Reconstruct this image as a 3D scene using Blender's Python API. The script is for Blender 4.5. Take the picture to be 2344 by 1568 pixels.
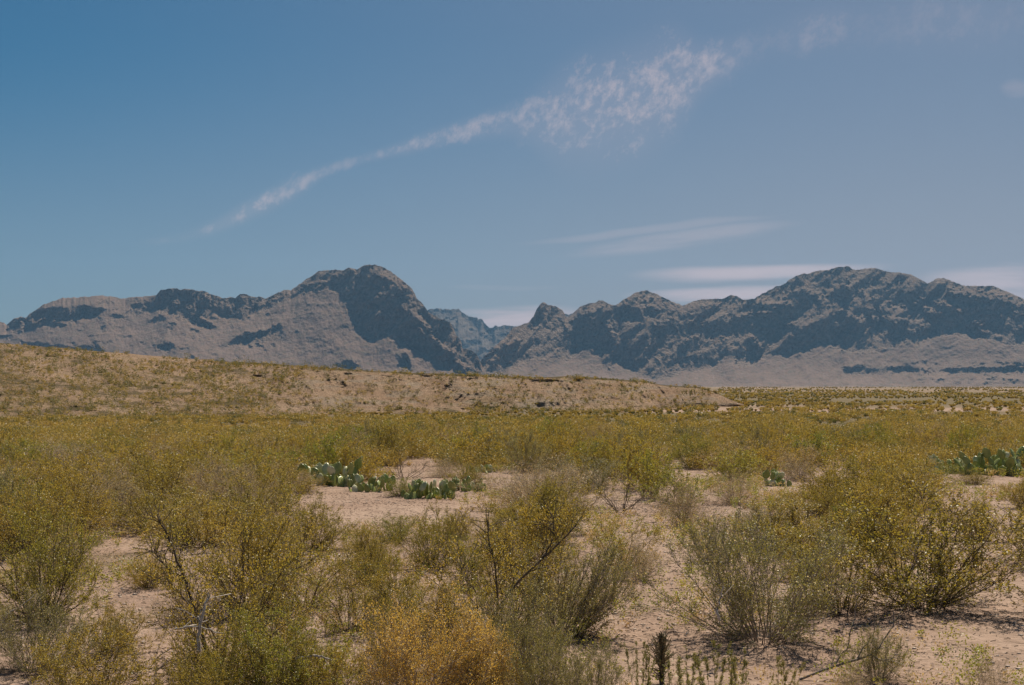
import bpy, math, random
import numpy as np
from mathutils import Vector

# ------------------------------------------------------------------ camera, sky, sun, exposure
F = 3220.0; CX = 1172.0; CY = 784.0; HZ = 884.0      # layout units: the photograph 2344 wide
H = 1.8                                               # eye height, metres
PITCH = math.atan((HZ - CY) / F)
CP, SP = math.cos(PITCH), math.sin(PITCH)
SUN_AZ = math.radians(22); SUN_EL = math.radians(56)  # azimuth from +Y towards +X

scene = bpy.context.scene
C = scene.collection
for o in list(bpy.data.objects): bpy.data.objects.remove(o)

cam_d = bpy.data.cameras.new('camera'); cam = bpy.data.objects.new('camera', cam_d); C.objects.link(cam)
cam.location = (0, 0, H); cam.rotation_euler = (math.pi / 2 + PITCH, 0, 0)
cam_d.sensor_width = 36; cam_d.lens = 36 * F / 2344; cam_d.clip_end = 40000; cam_d.clip_start = 0.05
scene.camera = cam

scene.view_settings.view_transform = 'Standard'; scene.view_settings.look = 'None'
scene.view_settings.exposure = 0.32; scene.view_settings.gamma = 1

def nd(nt, t, **kw):
    n = nt.nodes.new(t)
    for k, v in kw.items():
        if k.startswith('i_'):
            key = k[2:]
            key = int(key) if key.isdigit() else key.replace('_', ' ')
            n.inputs[key].default_value = v
        else: setattr(n, k, v)
    return n
def mth(nt, op, a, b=None, c=None, clamp=False):
    n = nt.nodes.new('ShaderNodeMath'); n.operation = op; n.use_clamp = clamp
    for i, v in enumerate((a, b, c)):
        if v is None: continue
        if isinstance(v, (int, float)): n.inputs[i].default_value = v
        else: nt.links.new(v, n.inputs[i])
    return n.outputs[0]
def sstep(nt, v, lo, hi):
    n = nt.nodes.new('ShaderNodeMapRange'); n.interpolation_type = 'SMOOTHSTEP'
    nt.links.new(v, n.inputs[0]); n.inputs[1].default_value = lo; n.inputs[2].default_value = hi
    return n.outputs[0]
def mixc(nt, f, a, b, mode='MIX'):
    n = nt.nodes.new('ShaderNodeMix'); n.data_type = 'RGBA'; n.blend_type = mode
    for s, v in ((n.inputs[0], f), (n.inputs[6], a), (n.inputs[7], b)):
        if isinstance(v, (int, float)): s.default_value = v
        elif isinstance(v, tuple): s.default_value = (*v[:3], 1)
        else: nt.links.new(v, s)
    return n.outputs[2]
def fcurve(nt, v, pts):
    n = nt.nodes.new('ShaderNodeFloatCurve'); nt.links.new(v, n.inputs[1])
    cm = n.mapping; cm.use_clip = True
    cv = cm.curves[0]
    while len(cv.points) < len(pts): cv.points.new(0.5, 0.5)
    for p, (x, y) in zip(cv.points, pts): p.location = (x, y); p.handle_type = 'AUTO_CLAMPED'
    cm.update()
    return n.outputs[0]

world = bpy.data.worlds.new('World'); scene.world = world; world.use_nodes = True
wt = world.node_tree; wt.nodes.clear()
sky = nd(wt, 'ShaderNodeTexSky', sky_type='NISHITA', sun_disc=False, sun_elevation=SUN_EL, sun_rotation=SUN_AZ,
         altitude=900, air_density=1.0, dust_density=0.6, ozone_density=3.0)
tc = nd(wt, 'ShaderNodeTexCoord')
sx = nd(wt, 'ShaderNodeSeparateXYZ'); wt.links.new(tc.outputs['Generated'], sx.inputs[0])
X_, Y_, Z_ = sx.outputs
ysafe = mth(wt, 'MAXIMUM', Y_, 0.05)
U = mth(wt, 'DIVIDE', X_, ysafe); Vv = mth(wt, 'DIVIDE', Z_, ysafe)
# U,V are tangents of the sky direction; s_u runs 0..1 for U -0.5..0.5
SU = mth(wt, 'ADD', U, 0.5, clamp=True)
def u_of(px): return (px - CX) / F + 0.5
def v_of(py): return (HZ - py) / F
def wnoise(scale, detail=5, rough=.55, sv=1.0, dist=0.0, w=0.0, shear=0.0):
    cb = nd(wt, 'ShaderNodeCombineXYZ')
    wt.links.new(U, cb.inputs[0])
    vv = mth(wt, 'ADD', Vv, mth(wt, 'MULTIPLY', U, shear)) if shear else Vv
    wt.links.new(mth(wt, 'MULTIPLY', vv, sv), cb.inputs[1]); cb.inputs[2].default_value = w
    n = nd(wt, 'ShaderNodeTexNoise', i_Scale=scale, i_Detail=detail, i_Roughness=rough, i_Distortion=dist)
    wt.links.new(cb.outputs[0], n.inputs['Vector'])
    return n.outputs[0]
# the long ragged cirrus streak
ctr = [(250, 575), (470, 522), (560, 480), (640, 440), (800, 372), (960, 322), (1150, 280), (1300, 262), (1450, 222), (1600, 158), (1690, 128), (1850, 70), (2000, 48), (2344, 45)]
cen = fcurve(wt, SU, [(u_of(x), v_of(y) * 3) for x, y in ctr])
wid = fcurve(wt, SU, [(u_of(x), w / 100) for x, w in ((300, 8), (480, 16), (620, 26), (800, 14), (980, 22), (1150, 34), (1330, 122), (1450, 130), (1580, 88), (1720, 45), (1900, 50), (2344, 80))])
inten = fcurve(wt, SU, [(u_of(x), w) for x, w in ((300, 0), (470, .35), (560, .75), (700, .55), (800, .38), (960, .62), (1150, .62), (1400, .85), (1600, .78), (1700, .30), (1760, .16), (1880, .34), (2000, .10), (2150, .2), (2344, .1))])
dv = mth(wt, 'SUBTRACT', Vv, mth(wt, 'DIVIDE', cen, 3.0))
wob = mth(wt, 'MULTIPLY', mth(wt, 'SUBTRACT', wnoise(14, 3), .5), .012)
q = mth(wt, 'DIVIDE', mth(wt, 'ABSOLUTE', mth(wt, 'ADD', dv, wob)), mth(wt, 'MULTIPLY', wid, 150 / F))
band = sstep(wt, mth(wt, 'SUBTRACT', 1.0, q), 0.0, 0.9)
n1 = wnoise(82, 8, .78, .85, .15, 1.3, -.35); n2 = wnoise(11, 4, .5, 1.2, 0.2, 4.1)
nn = mth(wt, 'ADD', mth(wt, 'MULTIPLY', n1, .68), mth(wt, 'MULTIPLY', n2, .32))
rag = sstep(wt, mth(wt, 'ADD', nn, mth(wt, 'MULTIPLY', band, .13)), .51, .75)
c1 = mth(wt, 'MULTIPLY', mth(wt, 'MULTIPLY', rag, mth(wt, 'POWER', band, .45)), inten)
veil1 = mth(wt, 'MULTIPLY', mth(wt, 'MULTIPLY', band, inten), .20)
clouds = mth(wt, 'MAXIMUM', c1, veil1)
# flat smooth streaks low over the mountains
def streak(px, py, hw, hh, slope, amt, seed):
    du = mth(wt, 'DIVIDE', mth(wt, 'SUBTRACT', U, (px - CX) / F), hw / F)
    d2 = mth(wt, 'SUBTRACT', mth(wt, 'SUBTRACT', Vv, v_of(py)), mth(wt, 'MULTIPLY', mth(wt, 'SUBTRACT', U, (px - CX) / F), slope))
    wv = mth(wt, 'MULTIPLY', mth(wt, 'SUBTRACT', wnoise(9, 2, .5, 4, 0, seed), .5), .010)
    d2 = mth(wt, 'DIVIDE', mth(wt, 'ADD', d2, wv), hh / F)
    r = mth(wt, 'ADD', mth(wt, 'MULTIPLY', du, du), mth(wt, 'MULTIPLY', d2, d2))
    m = sstep(wt, mth(wt, 'SUBTRACT', 1.0, r), 0, 1.0)
    tex = sstep(wt, wnoise(7, 6, .6, 9, .2, seed + 3, -slope), .24, .62)
    return mth(wt, 'MULTIPLY', mth(wt, 'MULTIPLY', m, tex), amt)
for s in ((1560, 548, 300, 26, .13, .5, 0.2), (1480, 524, 330, 12, .10, .3, 1.2), (1740, 622, 330, 24, .02, 1.15, 2.2), (1660, 674, 260, 20, .02, 1.15, 3.3),
          (1150, 722, 240, 30, .02, 1.2, 4.4), (2330, 645, 260, 50, -.02, 1.15, 5.5), (1160, 657, 160, 8, .02, .3, 6.1), (2330, 200, 40, 22, 0, .25, 7.7), (2500, 690, 400, 40, 0, .8, 8.4)):
    clouds = mth(wt, 'MAXIMUM', clouds, streak(*s))
# thin even veil low in the sky
veil = mth(wt, 'MULTIPLY', mth(wt, 'SUBTRACT', 1.0, sstep(wt, Vv, -.02, .26)), .54)
veil = mth(wt, 'ADD', veil, mth(wt, 'MULTIPLY', sstep(wt, U, -.46, .40), .42))
veil = mth(wt, 'MULTIPLY', veil, sstep(wt, Y_, .05, .3))
clouds = mth(wt, 'MULTIPLY', clouds, sstep(wt, Y_, .05, .3))
tint = mixc(wt, 1.0, sky.outputs[0], (0.22, 0.60, 0.73), 'MULTIPLY')
withc = mixc(wt, mth(wt, 'MULTIPLY', clouds, .80), mixc(wt, veil, tint, (5.5, 4.85, 5.3)), (9.2, 7.6, 7.9))
bg = nd(wt, 'ShaderNodeBackground', i_Strength=0.05)
wt.links.new(withc, bg.inputs[0])
wo = nd(wt, 'ShaderNodeOutputWorld'); wt.links.new(bg.outputs[0], wo.inputs[0])

sun_d = bpy.data.lights.new('sun', 'SUN'); sun = bpy.data.objects.new('sun', sun_d); C.objects.link(sun)
sun_d.energy = 4.8; sun_d.angle = math.radians(.5); sun_d.color = (1.0, .90, .74)
sdir = Vector((math.sin(SUN_AZ) * math.cos(SUN_EL), math.cos(SUN_AZ) * math.cos(SUN_EL), math.sin(SUN_EL)))
sun.rotation_euler = sdir.to_track_quat('Z', 'Y').to_euler(); sun.location = (0, 0, 50)

# ------------------------------------------------------------------ helpers
def hsh(ix, iy, s):
    v = (ix.astype(np.int64) * 374761393 + iy.astype(np.int64) * 668265263 + s * 982451653) & 0x7fffffff
    v = ((v ^ (v >> 13)) * 1274126177) & 0x7fffffff
    v = (v ^ (v >> 16)) & 0xffffff
    return v / float(0xffffff)
def vn(x, y, s=0):
    x = np.asarray(x, float); y = np.asarray(y, float)
    ix = np.floor(x); iy = np.floor(y); fx = x - ix; fy = y - iy
    fx = fx * fx * fx * (fx * (fx * 6 - 15) + 10); fy = fy * fy * fy * (fy * (fy * 6 - 15) + 10)
    a = hsh(ix, iy, s); b = hsh(ix + 1, iy, s); c = hsh(ix, iy + 1, s); d = hsh(ix + 1, iy + 1, s)
    return (a + (b - a) * fx) * (1 - fy) + (c + (d - c) * fx) * fy
def fbm(x, y, o=5, s=0, g=.5):
    t = 0; a = 1; n = 0
    for k in range(o):
        t = t + a * (vn(x, y, s + k * 17) * 2 - 1); n += a; a *= g
        x = x * 2.03 + 3.1; y = y * 2.03 + 7.7
    return t / n
def ridged(x, y, o=5, s=0):
    t = 0; a = 1; n = 0
    for k in range(o):
        t = t + a * (1 - np.abs(vn(x, y, s + k * 13) * 2 - 1)); n += a; a *= .5
        x = x * 2.07 + 1.3; y = y * 2.07 + 5.1
    return t / n
def ss(x, a, b):
    t = np.clip((x - a) / (b - a), 0, 1); return t * t * (3 - 2 * t)
def inpoly(x, y, P):
    r = np.zeros(x.shape, bool); n = len(P)
    for i in range(n):
        x1, y1 = P[i]; x2, y2 = P[(i + 1) % n]
        if y1 == y2: continue
        c = ((y1 > y) != (y2 > y)) & (x < (x2 - x1) * (y - y1) / (y2 - y1) + x1)
        r ^= c
    return r
def seg_d(x, y, x1, y1, x2, y2):
    dx, dy = x2 - x1, y2 - y1
    t = np.clip(((x - x1) * dx + (y - y1) * dy) / (dx * dx + dy * dy), 0, 1)
    return np.hypot(x - x1 - t * dx, y - y1 - t * dy)
def blur(m, r, ax):
    k = np.exp(-0.5 * (np.arange(-3 * r, 3 * r + 1) / r) ** 2); k /= k.sum()
    p = [(0, 0), (0, 0)]; p[ax] = (3 * r, 3 * r)
    q_ = np.pad(m, p, mode='edge'); out = 0
    for i, w in enumerate(k):
        sl = [slice(None), slice(None)]; sl[ax] = slice(i, i + m.shape[ax]); out = out + w * q_[tuple(sl)]
    return out

def make_mesh(name, V, Fc, mats, smooth=False, attrs=None, midx=None):
    V = np.asarray(V, np.float32); Fc = np.asarray(Fc, np.int32); M, k = Fc.shape
    me = bpy.data.meshes.new(name)
    me.vertices.add(len(V)); me.vertices.foreach_set('co', V.ravel())
    me.loops.add(M * k); me.loops.foreach_set('vertex_index', Fc.ravel())
    me.polygons.add(M); me.polygons.foreach_set('loop_start', np.arange(0, M * k, k, dtype=np.int32))
    for m in (mats if isinstance(mats, (list, tuple)) else [mats]): me.materials.append(m)
    if midx is not None: me.polygons.foreach_set('material_index', midx.astype(np.int32))
    me.update(calc_edges=True)
    if smooth: me.polygons.foreach_set('use_smooth', np.ones(M, bool))
    for an, av in (attrs or {}).items():
        a = me.attributes.new(an, 'FLOAT', 'POINT'); a.data.foreach_set('value', np.asarray(av, np.float32).ravel())
    return me
def tag(o, label=None, cat=None, group=None, kind=None):
    if label: o['label'] = label
    if cat: o['category'] = cat
    if group: o['group'] = group
    if kind: o['kind'] = kind
    return o
def link(name, me, parent=None, loc=None):
    o = bpy.data.objects.new(name, me); C.objects.link(o)
    if parent: o.parent = parent
    if loc is not None: o.location = loc
    return o
def empty(name, loc=(0, 0, 0), rz=0, sc=1.0):
    o = bpy.data.objects.new(name, None); C.objects.link(o)
    o.location = loc; o.rotation_euler = (0, 0, rz); o.scale = (sc, sc, sc) if isinstance(sc, (int, float)) else sc
    o.empty_display_size = .1
    return o
def grid_faces(r, c):
    i = np.arange(r * c).reshape(r, c)
    return np.stack([i[:-1, :-1], i[:-1, 1:], i[1:, 1:], i[1:, :-1]], -1).reshape(-1, 4)

def ray(px, py):
    u = (px - CX) / F; w = (CY - py) / F; y = CP - w * SP
    return u / y, (SP + w * CP) / y          # x/Y and (z-H)/Y
def gz(x, y):
    x = np.asarray(x, float); y = np.asarray(y, float)
    d = np.hypot(x, y)
    near = .045 * fbm(x / 2.3, y / 2.3, 4, 5) + .02 * fbm(x / .5, y / .5, 3, 9) * ss(d, 60, 20)
    far = .04 * fbm(x / 60, y / 60, 3, 21) * ss(d, 60, 200)
    return near + far
def ground_at(px, py):
    for _ in range(1):
        uu, a = ray(px, py); Y = -H / a
    return uu * Y, Y
EXF = 0.0

# ------------------------------------------------------------------ materials
def newmat(name):
    m = bpy.data.materials.new(name); m.use_nodes = True; nt = m.node_tree; nt.nodes.clear()
    out = nt.nodes.new('ShaderNodeOutputMaterial'); return m, nt, out
def posn(nt, scale, detail=4, rough=.55, stretch=(1, 1, 1), dist=0):
    g = nd(nt, 'ShaderNodeNewGeometry'); mp = nd(nt, 'ShaderNodeMapping'); mp.inputs['Scale'].default_value = stretch
    nt.links.new(g.outputs['Position'], mp.inputs[0])
    n = nd(nt, 'ShaderNodeTexNoise', i_Scale=scale, i_Detail=detail, i_Roughness=rough, i_Distortion=dist)
    nt.links.new(mp.outputs[0], n.inputs['Vector']); return n.outputs[0]
def attr(nt, name):
    a = nd(nt, 'ShaderNodeAttribute'); a.attribute_name = name; return a.outputs['Fac']

def mat_mountain(name, scree=(.215, .142, .105), rock=(.15, .105, .078), shrub=(.10, .085, .05)):
    m, nt, out = newmat(name); b = nd(nt, 'ShaderNodeBsdfPrincipled', i_Roughness=.95)
    b.inputs['Specular IOR Level'].default_value = .1
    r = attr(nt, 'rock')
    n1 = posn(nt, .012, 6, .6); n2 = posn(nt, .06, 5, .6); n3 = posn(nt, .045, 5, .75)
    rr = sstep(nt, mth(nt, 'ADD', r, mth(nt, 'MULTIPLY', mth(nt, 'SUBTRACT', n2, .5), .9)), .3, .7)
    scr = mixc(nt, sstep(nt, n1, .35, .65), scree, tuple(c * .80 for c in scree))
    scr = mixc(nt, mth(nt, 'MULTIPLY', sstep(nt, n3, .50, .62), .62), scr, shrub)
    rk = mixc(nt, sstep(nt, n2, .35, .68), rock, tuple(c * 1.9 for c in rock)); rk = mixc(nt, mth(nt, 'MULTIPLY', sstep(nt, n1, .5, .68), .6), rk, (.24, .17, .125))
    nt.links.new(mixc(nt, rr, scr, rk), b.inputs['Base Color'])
    bp = nd(nt, 'ShaderNodeBump', i_Strength=1.0, i_Distance=24.0); nt.links.new(mth(nt, 'ADD', n2, mth(nt, 'MULTIPLY', n3, .7)), bp.inputs['Height']); nt.links.new(mth(nt, 'ADD', mth(nt, 'MULTIPLY', rr, .6), .35), bp.inputs['Strength'])
    nt.links.new(bp.outputs[0], b.inputs['Normal']); nt.links.new(b.outputs[0], out.inputs[0]); return m

def mat_earth(name, far=False):
    m, nt, out = newmat(name); b = nd(nt, 'ShaderNodeBsdfPrincipled', i_Roughness=.95)
    b.inputs['Specular IOR Level'].default_value = .12
    base, pale, dark = ((.32, .218, .165), (.39, .28, .215), (.21, .142, .105)) if not far else ((.47, .31, .205), (.55, .38, .26), (.33, .22, .14))
    n0 = posn(nt, .35, 5, .6); n1 = posn(nt, 3.2, 6, .65); n2 = posn(nt, 26, 4, .7); n3 = posn(nt, .035, 4, .6)
    c = mixc(nt, sstep(nt, n0, .38, .62), base, pale)
    c = mixc(nt, mth(nt, 'MULTIPLY', sstep(nt, n1, .47, .66), .65), c, dark)
    c = mixc(nt, mth(nt, 'MULTIPLY', sstep(nt, n2, .52, .64), .75), c, (.15, .10, .07))
    c = mixc(nt, mth(nt, 'MULTIPLY', sstep(nt, n2, .42, .30), .55), c, (.52, .40, .32))
    if far:
        # weeds too small to build: olive cast
        w = sstep(nt, mth(nt, 'ADD', posn(nt, .3, 6, .75), mth(nt, 'MULTIPLY', n3, .35)), .62, .80)
        c = mixc(nt, mth(nt, 'MULTIPLY', w, .40), c, (.24, .185, .08))
    a = attr(nt, 'veg')
    vn_ = sstep(nt, mth(nt, 'ADD', mth(nt, 'MULTIPLY', a, .62), mth(nt, 'MULTIPLY', posn(nt, .9, 6, .75), .8)), .62, .86)
    c = mixc(nt, mth(nt, 'MULTIPLY', vn_, .85), c, (.115, .092, .042))
    nt.links.new(mixc(nt, attr(nt, 'clay'), c, (.40, .34, .27)), b.inputs['Base Color'])
    v = nd(nt, 'ShaderNodeTexVoronoi', i_Scale=17.0); g = nd(nt, 'ShaderNodeNewGeometry'); nt.links.new(g.outputs['Position'], v.inputs['Vector'])
    hgt = mth(nt, 'ADD', mth(nt, 'MULTIPLY', n1, 1.0), mth(nt, 'MULTIPLY', n2, .35))
    hgt = mth(nt, 'SUBTRACT', hgt, mth(nt, 'MULTIPLY', sstep(nt, v.outputs[0], 0, .5), .22))
    bp = nd(nt, 'ShaderNodeBump', i_Strength=.9, i_Distance=.05 if not far else .5); nt.links.new(hgt, bp.inputs['Height'])
    nt.links.new(bp.outputs[0], b.inputs['Normal']); nt.links.new(b.outputs[0], out.inputs[0]); return m

def mat_leaf(name, c1, c2, c3=None, trans=.45, ramp=True, rnd=.35):
    m, nt, out = newmat(name)
    n = posn(nt, 2.2, 3, .6); n2 = posn(nt, 40, 1, .5)
    oi = nd(nt, 'ShaderNodeObjectInfo')
    f = mth(nt, 'ADD', sstep(nt, n, .32, .68), mth(nt, 'MULTIPLY', mth(nt, 'SUBTRACT', oi.outputs['Random'], .5), rnd * 2), clamp=True)
    c = mixc(nt, f, c1, c2)
    n5 = posn(nt, .28, 3, .6)
    c = mixc(nt, mth(nt, 'MULTIPLY', sstep(nt, n5, .48, .64), .45), c, tuple(c1[k_] * (.95, .78, .95)[k_] for k_ in range(3)))
    if c3: c = mixc(nt, mth(nt, 'MULTIPLY', sstep(nt, n2, .56, .68), .75), c, c3)
    d = nd(nt, 'ShaderNodeBsdfDiffuse'); t = nd(nt, 'ShaderNodeBsdfTranslucent'); mx = nd(nt, 'ShaderNodeMixShader', i_0=trans)
    nt.links.new(c, d.inputs[0]); nt.links.new(mixc(nt, 1.0, c, (1.25, 1.15, .7), 'MULTIPLY'), t.inputs[0])
    g = nd(nt, 'ShaderNodeBsdfGlossy', i_Roughness=.45); g.inputs[0].default_value = (1, 1, 1, 1)
    m2 = nd(nt, 'ShaderNodeMixShader', i_0=.035)
    nt.links.new(d.outputs[0], mx.inputs[1]); nt.links.new(t.outputs[0], mx.inputs[2])
    nt.links.new(mx.outputs[0], m2.inputs[1]); nt.links.new(g.outputs[0], m2.inputs[2])
    nt.links.new(m2.outputs[0], out.inputs[0]); return m
def mat_plain(name, c1, c2, scale=20, rough=.8, spec=.2, stretch=(1, 1, 1)):
    m, nt, out = newmat(name); b = nd(nt, 'ShaderNodeBsdfPrincipled', i_Roughness=rough); b.inputs['Specular IOR Level'].default_value = spec
    n = posn(nt, scale, 4, .6, stretch)
    nt.links.new(mixc(nt, sstep(nt, n, .35, .65), c1, c2), b.inputs['Base Color'])
    bp = nd(nt, 'ShaderNodeBump', i_Strength=.4, i_Distance=.01); nt.links.new(n, bp.inputs['Height']); nt.links.new(bp.outputs[0], b.inputs['Normal'])
    nt.links.new(b.outputs[0], out.inputs[0]); return m

M = {}
M['ground'] = mat_earth('desert_ground'); M['hill'] = mat_earth('badland_earth', True)
M['mountain'] = mat_mountain('mountain_rock'); M['peak'] = mat_mountain('far_peak_rock', (.19, .145, .12), (.09, .075, .068))
M['creosote'] = mat_leaf('creosote_leaf', (.31, .26, .046), (.44, .32, .06), (.17, .185, .045), .5, rnd=.6)
M['green'] = mat_leaf('green_leaf', (.25, .27, .046), (.37, .32, .055), (.15, .19, .045), .5, rnd=.6)
M['greygreen'] = mat_leaf('greygreen_leaf', (.23, .22, .07), (.33, .29, .085), (.15, .16, .05), .4, rnd=.6)
M['straw'] = mat_leaf('straw_twig', (.46, .34, .18), (.56, .42, .23), (.32, .23, .12), .4)
M['golden'] = mat_leaf('golden_leaf', (.62, .42, .10), (.70, .47, .12), (.46, .33, .09), .5)  # warm lens-flare glow painted into the leaf colour
M['seed'] = mat_leaf('seed_tuft', (.72, .62, .42), (.85, .76, .56), None, .4)
M['stem'] = mat_plain('dark_bark', (.075, .055, .04), (.17, .13, .09), 60)
M['midstem'] = mat_plain('brown_bark', (.20, .155, .11), (.30, .24, .17), 60)
M['grey_stem'] = mat_plain('grey_bark', (.20, .165, .135), (.34, .285, .235), 60)
M['dead'] = mat_plain('bleached_wood', (.42, .36, .31), (.62, .55, .49), 50)
M['pad'] = mat_plain('cactus_skin', (.21, .26, .07), (.33, .37, .10), 9, .34, .6)
M['pad2'] = mat_plain('cactus_skin_pale', (.44, .47, .22), (.66, .64, .44), 9, .34, .6)  # sun glare on waxy pads, painted in as a near-white skin colour
M['pebble'] = mat_plain('pebble_stone', (.48, .37, .30), (.74, .62, .52), 8)
M['litter'] = mat_plain('litter_twig', (.07, .05, .038), (.20, .145, .10), 12)
M['husk'] = mat_plain('dry_husk', (.13, .11, .06), (.30, .24, .14), 30)
M['scrub'] = mat_leaf('scrub_leaf', (.31, .235, .07), (.42, .31, .10), (.16, .155, .05), .45)
M['scrub_green'] = mat_leaf('scrub_dark_leaf', (.15, .15, .055), (.22, .19, .065), (.11, .12, .045), .4)

# ------------------------------------------------------------------ sheets (mountains and hills)
def solve(g, x0, lam, it=320):
    """least squares lnD: vertical steps g, sideways smoothness lam, first row fixed at x0"""
    X = np.vstack([x0[None], x0[None] + np.cumsum(g, 0)])
    def A(x):
        r = np.zeros_like(x); d = x[1:] - x[:-1]; r[1:] += d; r[:-1] -= d
        e = lam * (x[:, 1:] - x[:, :-1]); r[:, 1:] += e; r[:, :-1] -= e
        r[0] = 0; return r
    b = np.zeros_like(X); b[1:] += g; b[:-1] -= g
    r = b - A(X); r[0] = 0; p = r.copy(); rs = (r * r).sum()
    for _ in range(it):
        Ap = A(p); al = rs / ((p * Ap).sum() + 1e-30); X += al * p; r -= al * Ap; r[0] = 0
        rn = (r * r).sum(); p = r + (rn / (rs + 1e-30)) * p; rs = rn
        if rs < 1e-14: break
    return X
def sheet(name, px, foot, crest, D0, rows, field, lam, disp, back, mat, kind='structure', extra=None):
    nC = len(px); t = np.linspace(0, 1, rows)[:, None]
    cs = blur(crest[None], 9, 1)[0] if 'mountain' in name else crest
    PY = foot[None] + (cs - foot)[None] * t + (crest - cs)[None] * ss(t, .72, 1); PX = np.repeat(px[None], rows, 0)
    slope, rock, ex = field(PX, PY, t)
    a = ray(PX, PY)[1]
    sm = .5 * (slope[1:] + slope[:-1]); am = .5 * (a[1:] + a[:-1])
    dpy = (foot - cs)[None] / (rows - 1)
    g = dpy / F / np.maximum(np.tan(sm) - am, .02)
    X = solve(g, np.log(D0), lam)
    if 'mountain' in name: X = blur(X, 2, 1)
    D = np.exp(X)
    D = D + disp(PX, PY, t, rock, D)
    uu, a = ray(PX, PY)
    V = np.stack([uu * D, D, H + a * D], -1)
    last = V[-1]; rowsb = []
    for dD, dz in back:
        sc_ = (last[:, 1] + dD) / last[:, 1]
        rowsb.append(np.stack([last[:, 0] * sc_, last[:, 1] + dD, np.maximum(last[:, 2] + dz, -1.5)], -1))
    V = np.concatenate([V] + [b[None] for b in rowsb], 0); V[..., 2] = np.maximum(V[..., 2], -1.9)
    R = V.shape[0]
    def padr(m): return np.concatenate([m, np.repeat(m[-1:], len(back), 0)], 0)
    at = {'rock': padr(rock)}
    for k_, v_ in (ex or {}).items(): at[k_] = padr(v_)
    me = make_mesh(name, V.reshape(-1, 3), grid_faces(R, nC), mat, True, {k_: v_.ravel() for k_, v_ in at.items()})
    o = link(name, me); tag(o, kind=kind); return o, V, rows

sky_l = [(-700, 800), (-400, 775), (-150, 758), (-40, 742), (0, 737), (8, 738), (15, 744), (20, 740), (33, 729), (47, 724), (60, 727), (67, 719), (100, 697), (143, 682), (187, 680), (233, 676), (263, 679), (277, 685), (293, 681), (357, 676), (367, 664), (390, 660), (405, 659), (413, 664), (423, 660), (447, 665), (467, 666), (483, 673), (510, 682), (527, 680), (537, 683), (550, 672), (567, 675), (583, 680), (593, 679), (608, 683), (650, 664), (667, 664), (700, 640), (730, 620), (750, 619), (767, 617), (781, 620), (798, 613), (818, 616), (838, 606), (858, 606), (878, 612), (898, 624), (921, 642), (941, 659), (949, 670), (954, 684), (963, 690), (974, 704), (983, 717), (993, 721), (1008, 730), (1028, 737), (1038, 750), (1044, 767), (1056, 780), (1058, 797), (1074, 800), (1088, 807), (1096, 820), (1104, 838), (1125, 870), (1150, 905), (1200, 930)]
sky_r = [(1030, 930), (1060, 890), (1080, 856), (1101, 825), (1111, 814), (1128, 797), (1148, 779), (1164, 764), (1174, 749), (1191, 745), (1208, 739), (1221, 724), (1229, 707), (1238, 694), (1244, 691), (1254, 697), (1269, 700), (1288, 710), (1296, 724), (1301, 727), (1308, 719), (1328, 702), (1348, 695), (1363, 693), (1371, 688), (1381, 689), (1401, 699), (1409, 699), (1431, 684), (1454, 670), (1468, 666), (1481, 665), (1498, 671), (1531, 687), (1562, 699), (1600, 686), (1643, 683), (1653, 684), (1673, 675), (1686, 678), (1701, 686), (1726, 684), (1750, 670), (1776, 656), (1793, 652), (1806, 640), (1830, 628), (1850, 626), (1870, 620), (1896, 617), (1920, 610), (1943, 610), (1958, 619), (1983, 615), (2003, 613), (2026, 621), (2070, 625), (2086, 629), (2110, 642), (2123, 649), (2143, 638), (2160, 636), (2183, 645), (2210, 655), (2226, 653), (2256, 656), (2273, 654), (2296, 664), (2323, 675), (2344, 685), (2450, 715), (2650, 745), (2850, 790), (3050, 820)]
peak_ = [(880, 740), (960, 712), (993, 707), (999, 705), (1014, 708), (1049, 707), (1058, 714), (1074, 724), (1086, 726), (1093, 726), (1094, 731), (1099, 729), (1104, 730), (1109, 740), (1121, 750), (1128, 750), (1133, 746), (1144, 747), (1158, 744), (1174, 746), (1220, 752), (1270, 735), (1293, 719), (1308, 719), (1340, 725), (1400, 760)]
cliff_l = [
 [(62, 728), (95, 706), (150, 700), (215, 704), (237, 709), (226, 722), (166, 740), (125, 732)],
 [(20, 750), (33, 728), (60, 727), (75, 735), (72, 748), (50, 762), (30, 760)],
 [(70, 740), (110, 733), (160, 742), (130, 750), (80, 746)],
 [(258, 732), (275, 712), (292, 730)],
 [(285, 722), (300, 695), (357, 680), (367, 655), (470, 655), (512, 676), (550, 660), (610, 678), (655, 655), (700, 630), (735, 605), (860, 595), (960, 655), (1000, 715), (1045, 745), (1062, 785), (1098, 815), (1105, 870), (1060, 858), (1010, 846), (975, 818), (945, 800), (905, 778), (880, 772), (850, 787), (832, 770), (806, 742), (795, 705), (780, 672), (745, 664), (690, 672), (640, 692), (590, 717), (547, 735), (510, 720), (480, 722), (440, 734), (400, 722), (355, 708), (320, 722)],
 [(515, 792), (545, 772), (610, 760), (645, 745), (640, 772), (598, 784), (560, 788)],
 [(620, 745), (648, 742), (642, 778), (625, 776)],
 [(903, 842), (925, 810), (946, 845)], [(345, 735), (365, 720), (385, 735), (360, 742)], [(430, 738), (455, 730), (485, 742), (492, 752), (470, 752)],
 [(220, 758), (235, 745), (248, 757)], [(360, 795), (385, 783), (400, 800), (375, 806)], [(170, 800), (220, 780), (240, 805), (200, 812)], [(30, 782), (120, 788), (200, 800), (230, 804), (120, 800)],
 [(770, 835), (800, 825), (830, 840), (800, 846)]]
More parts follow.
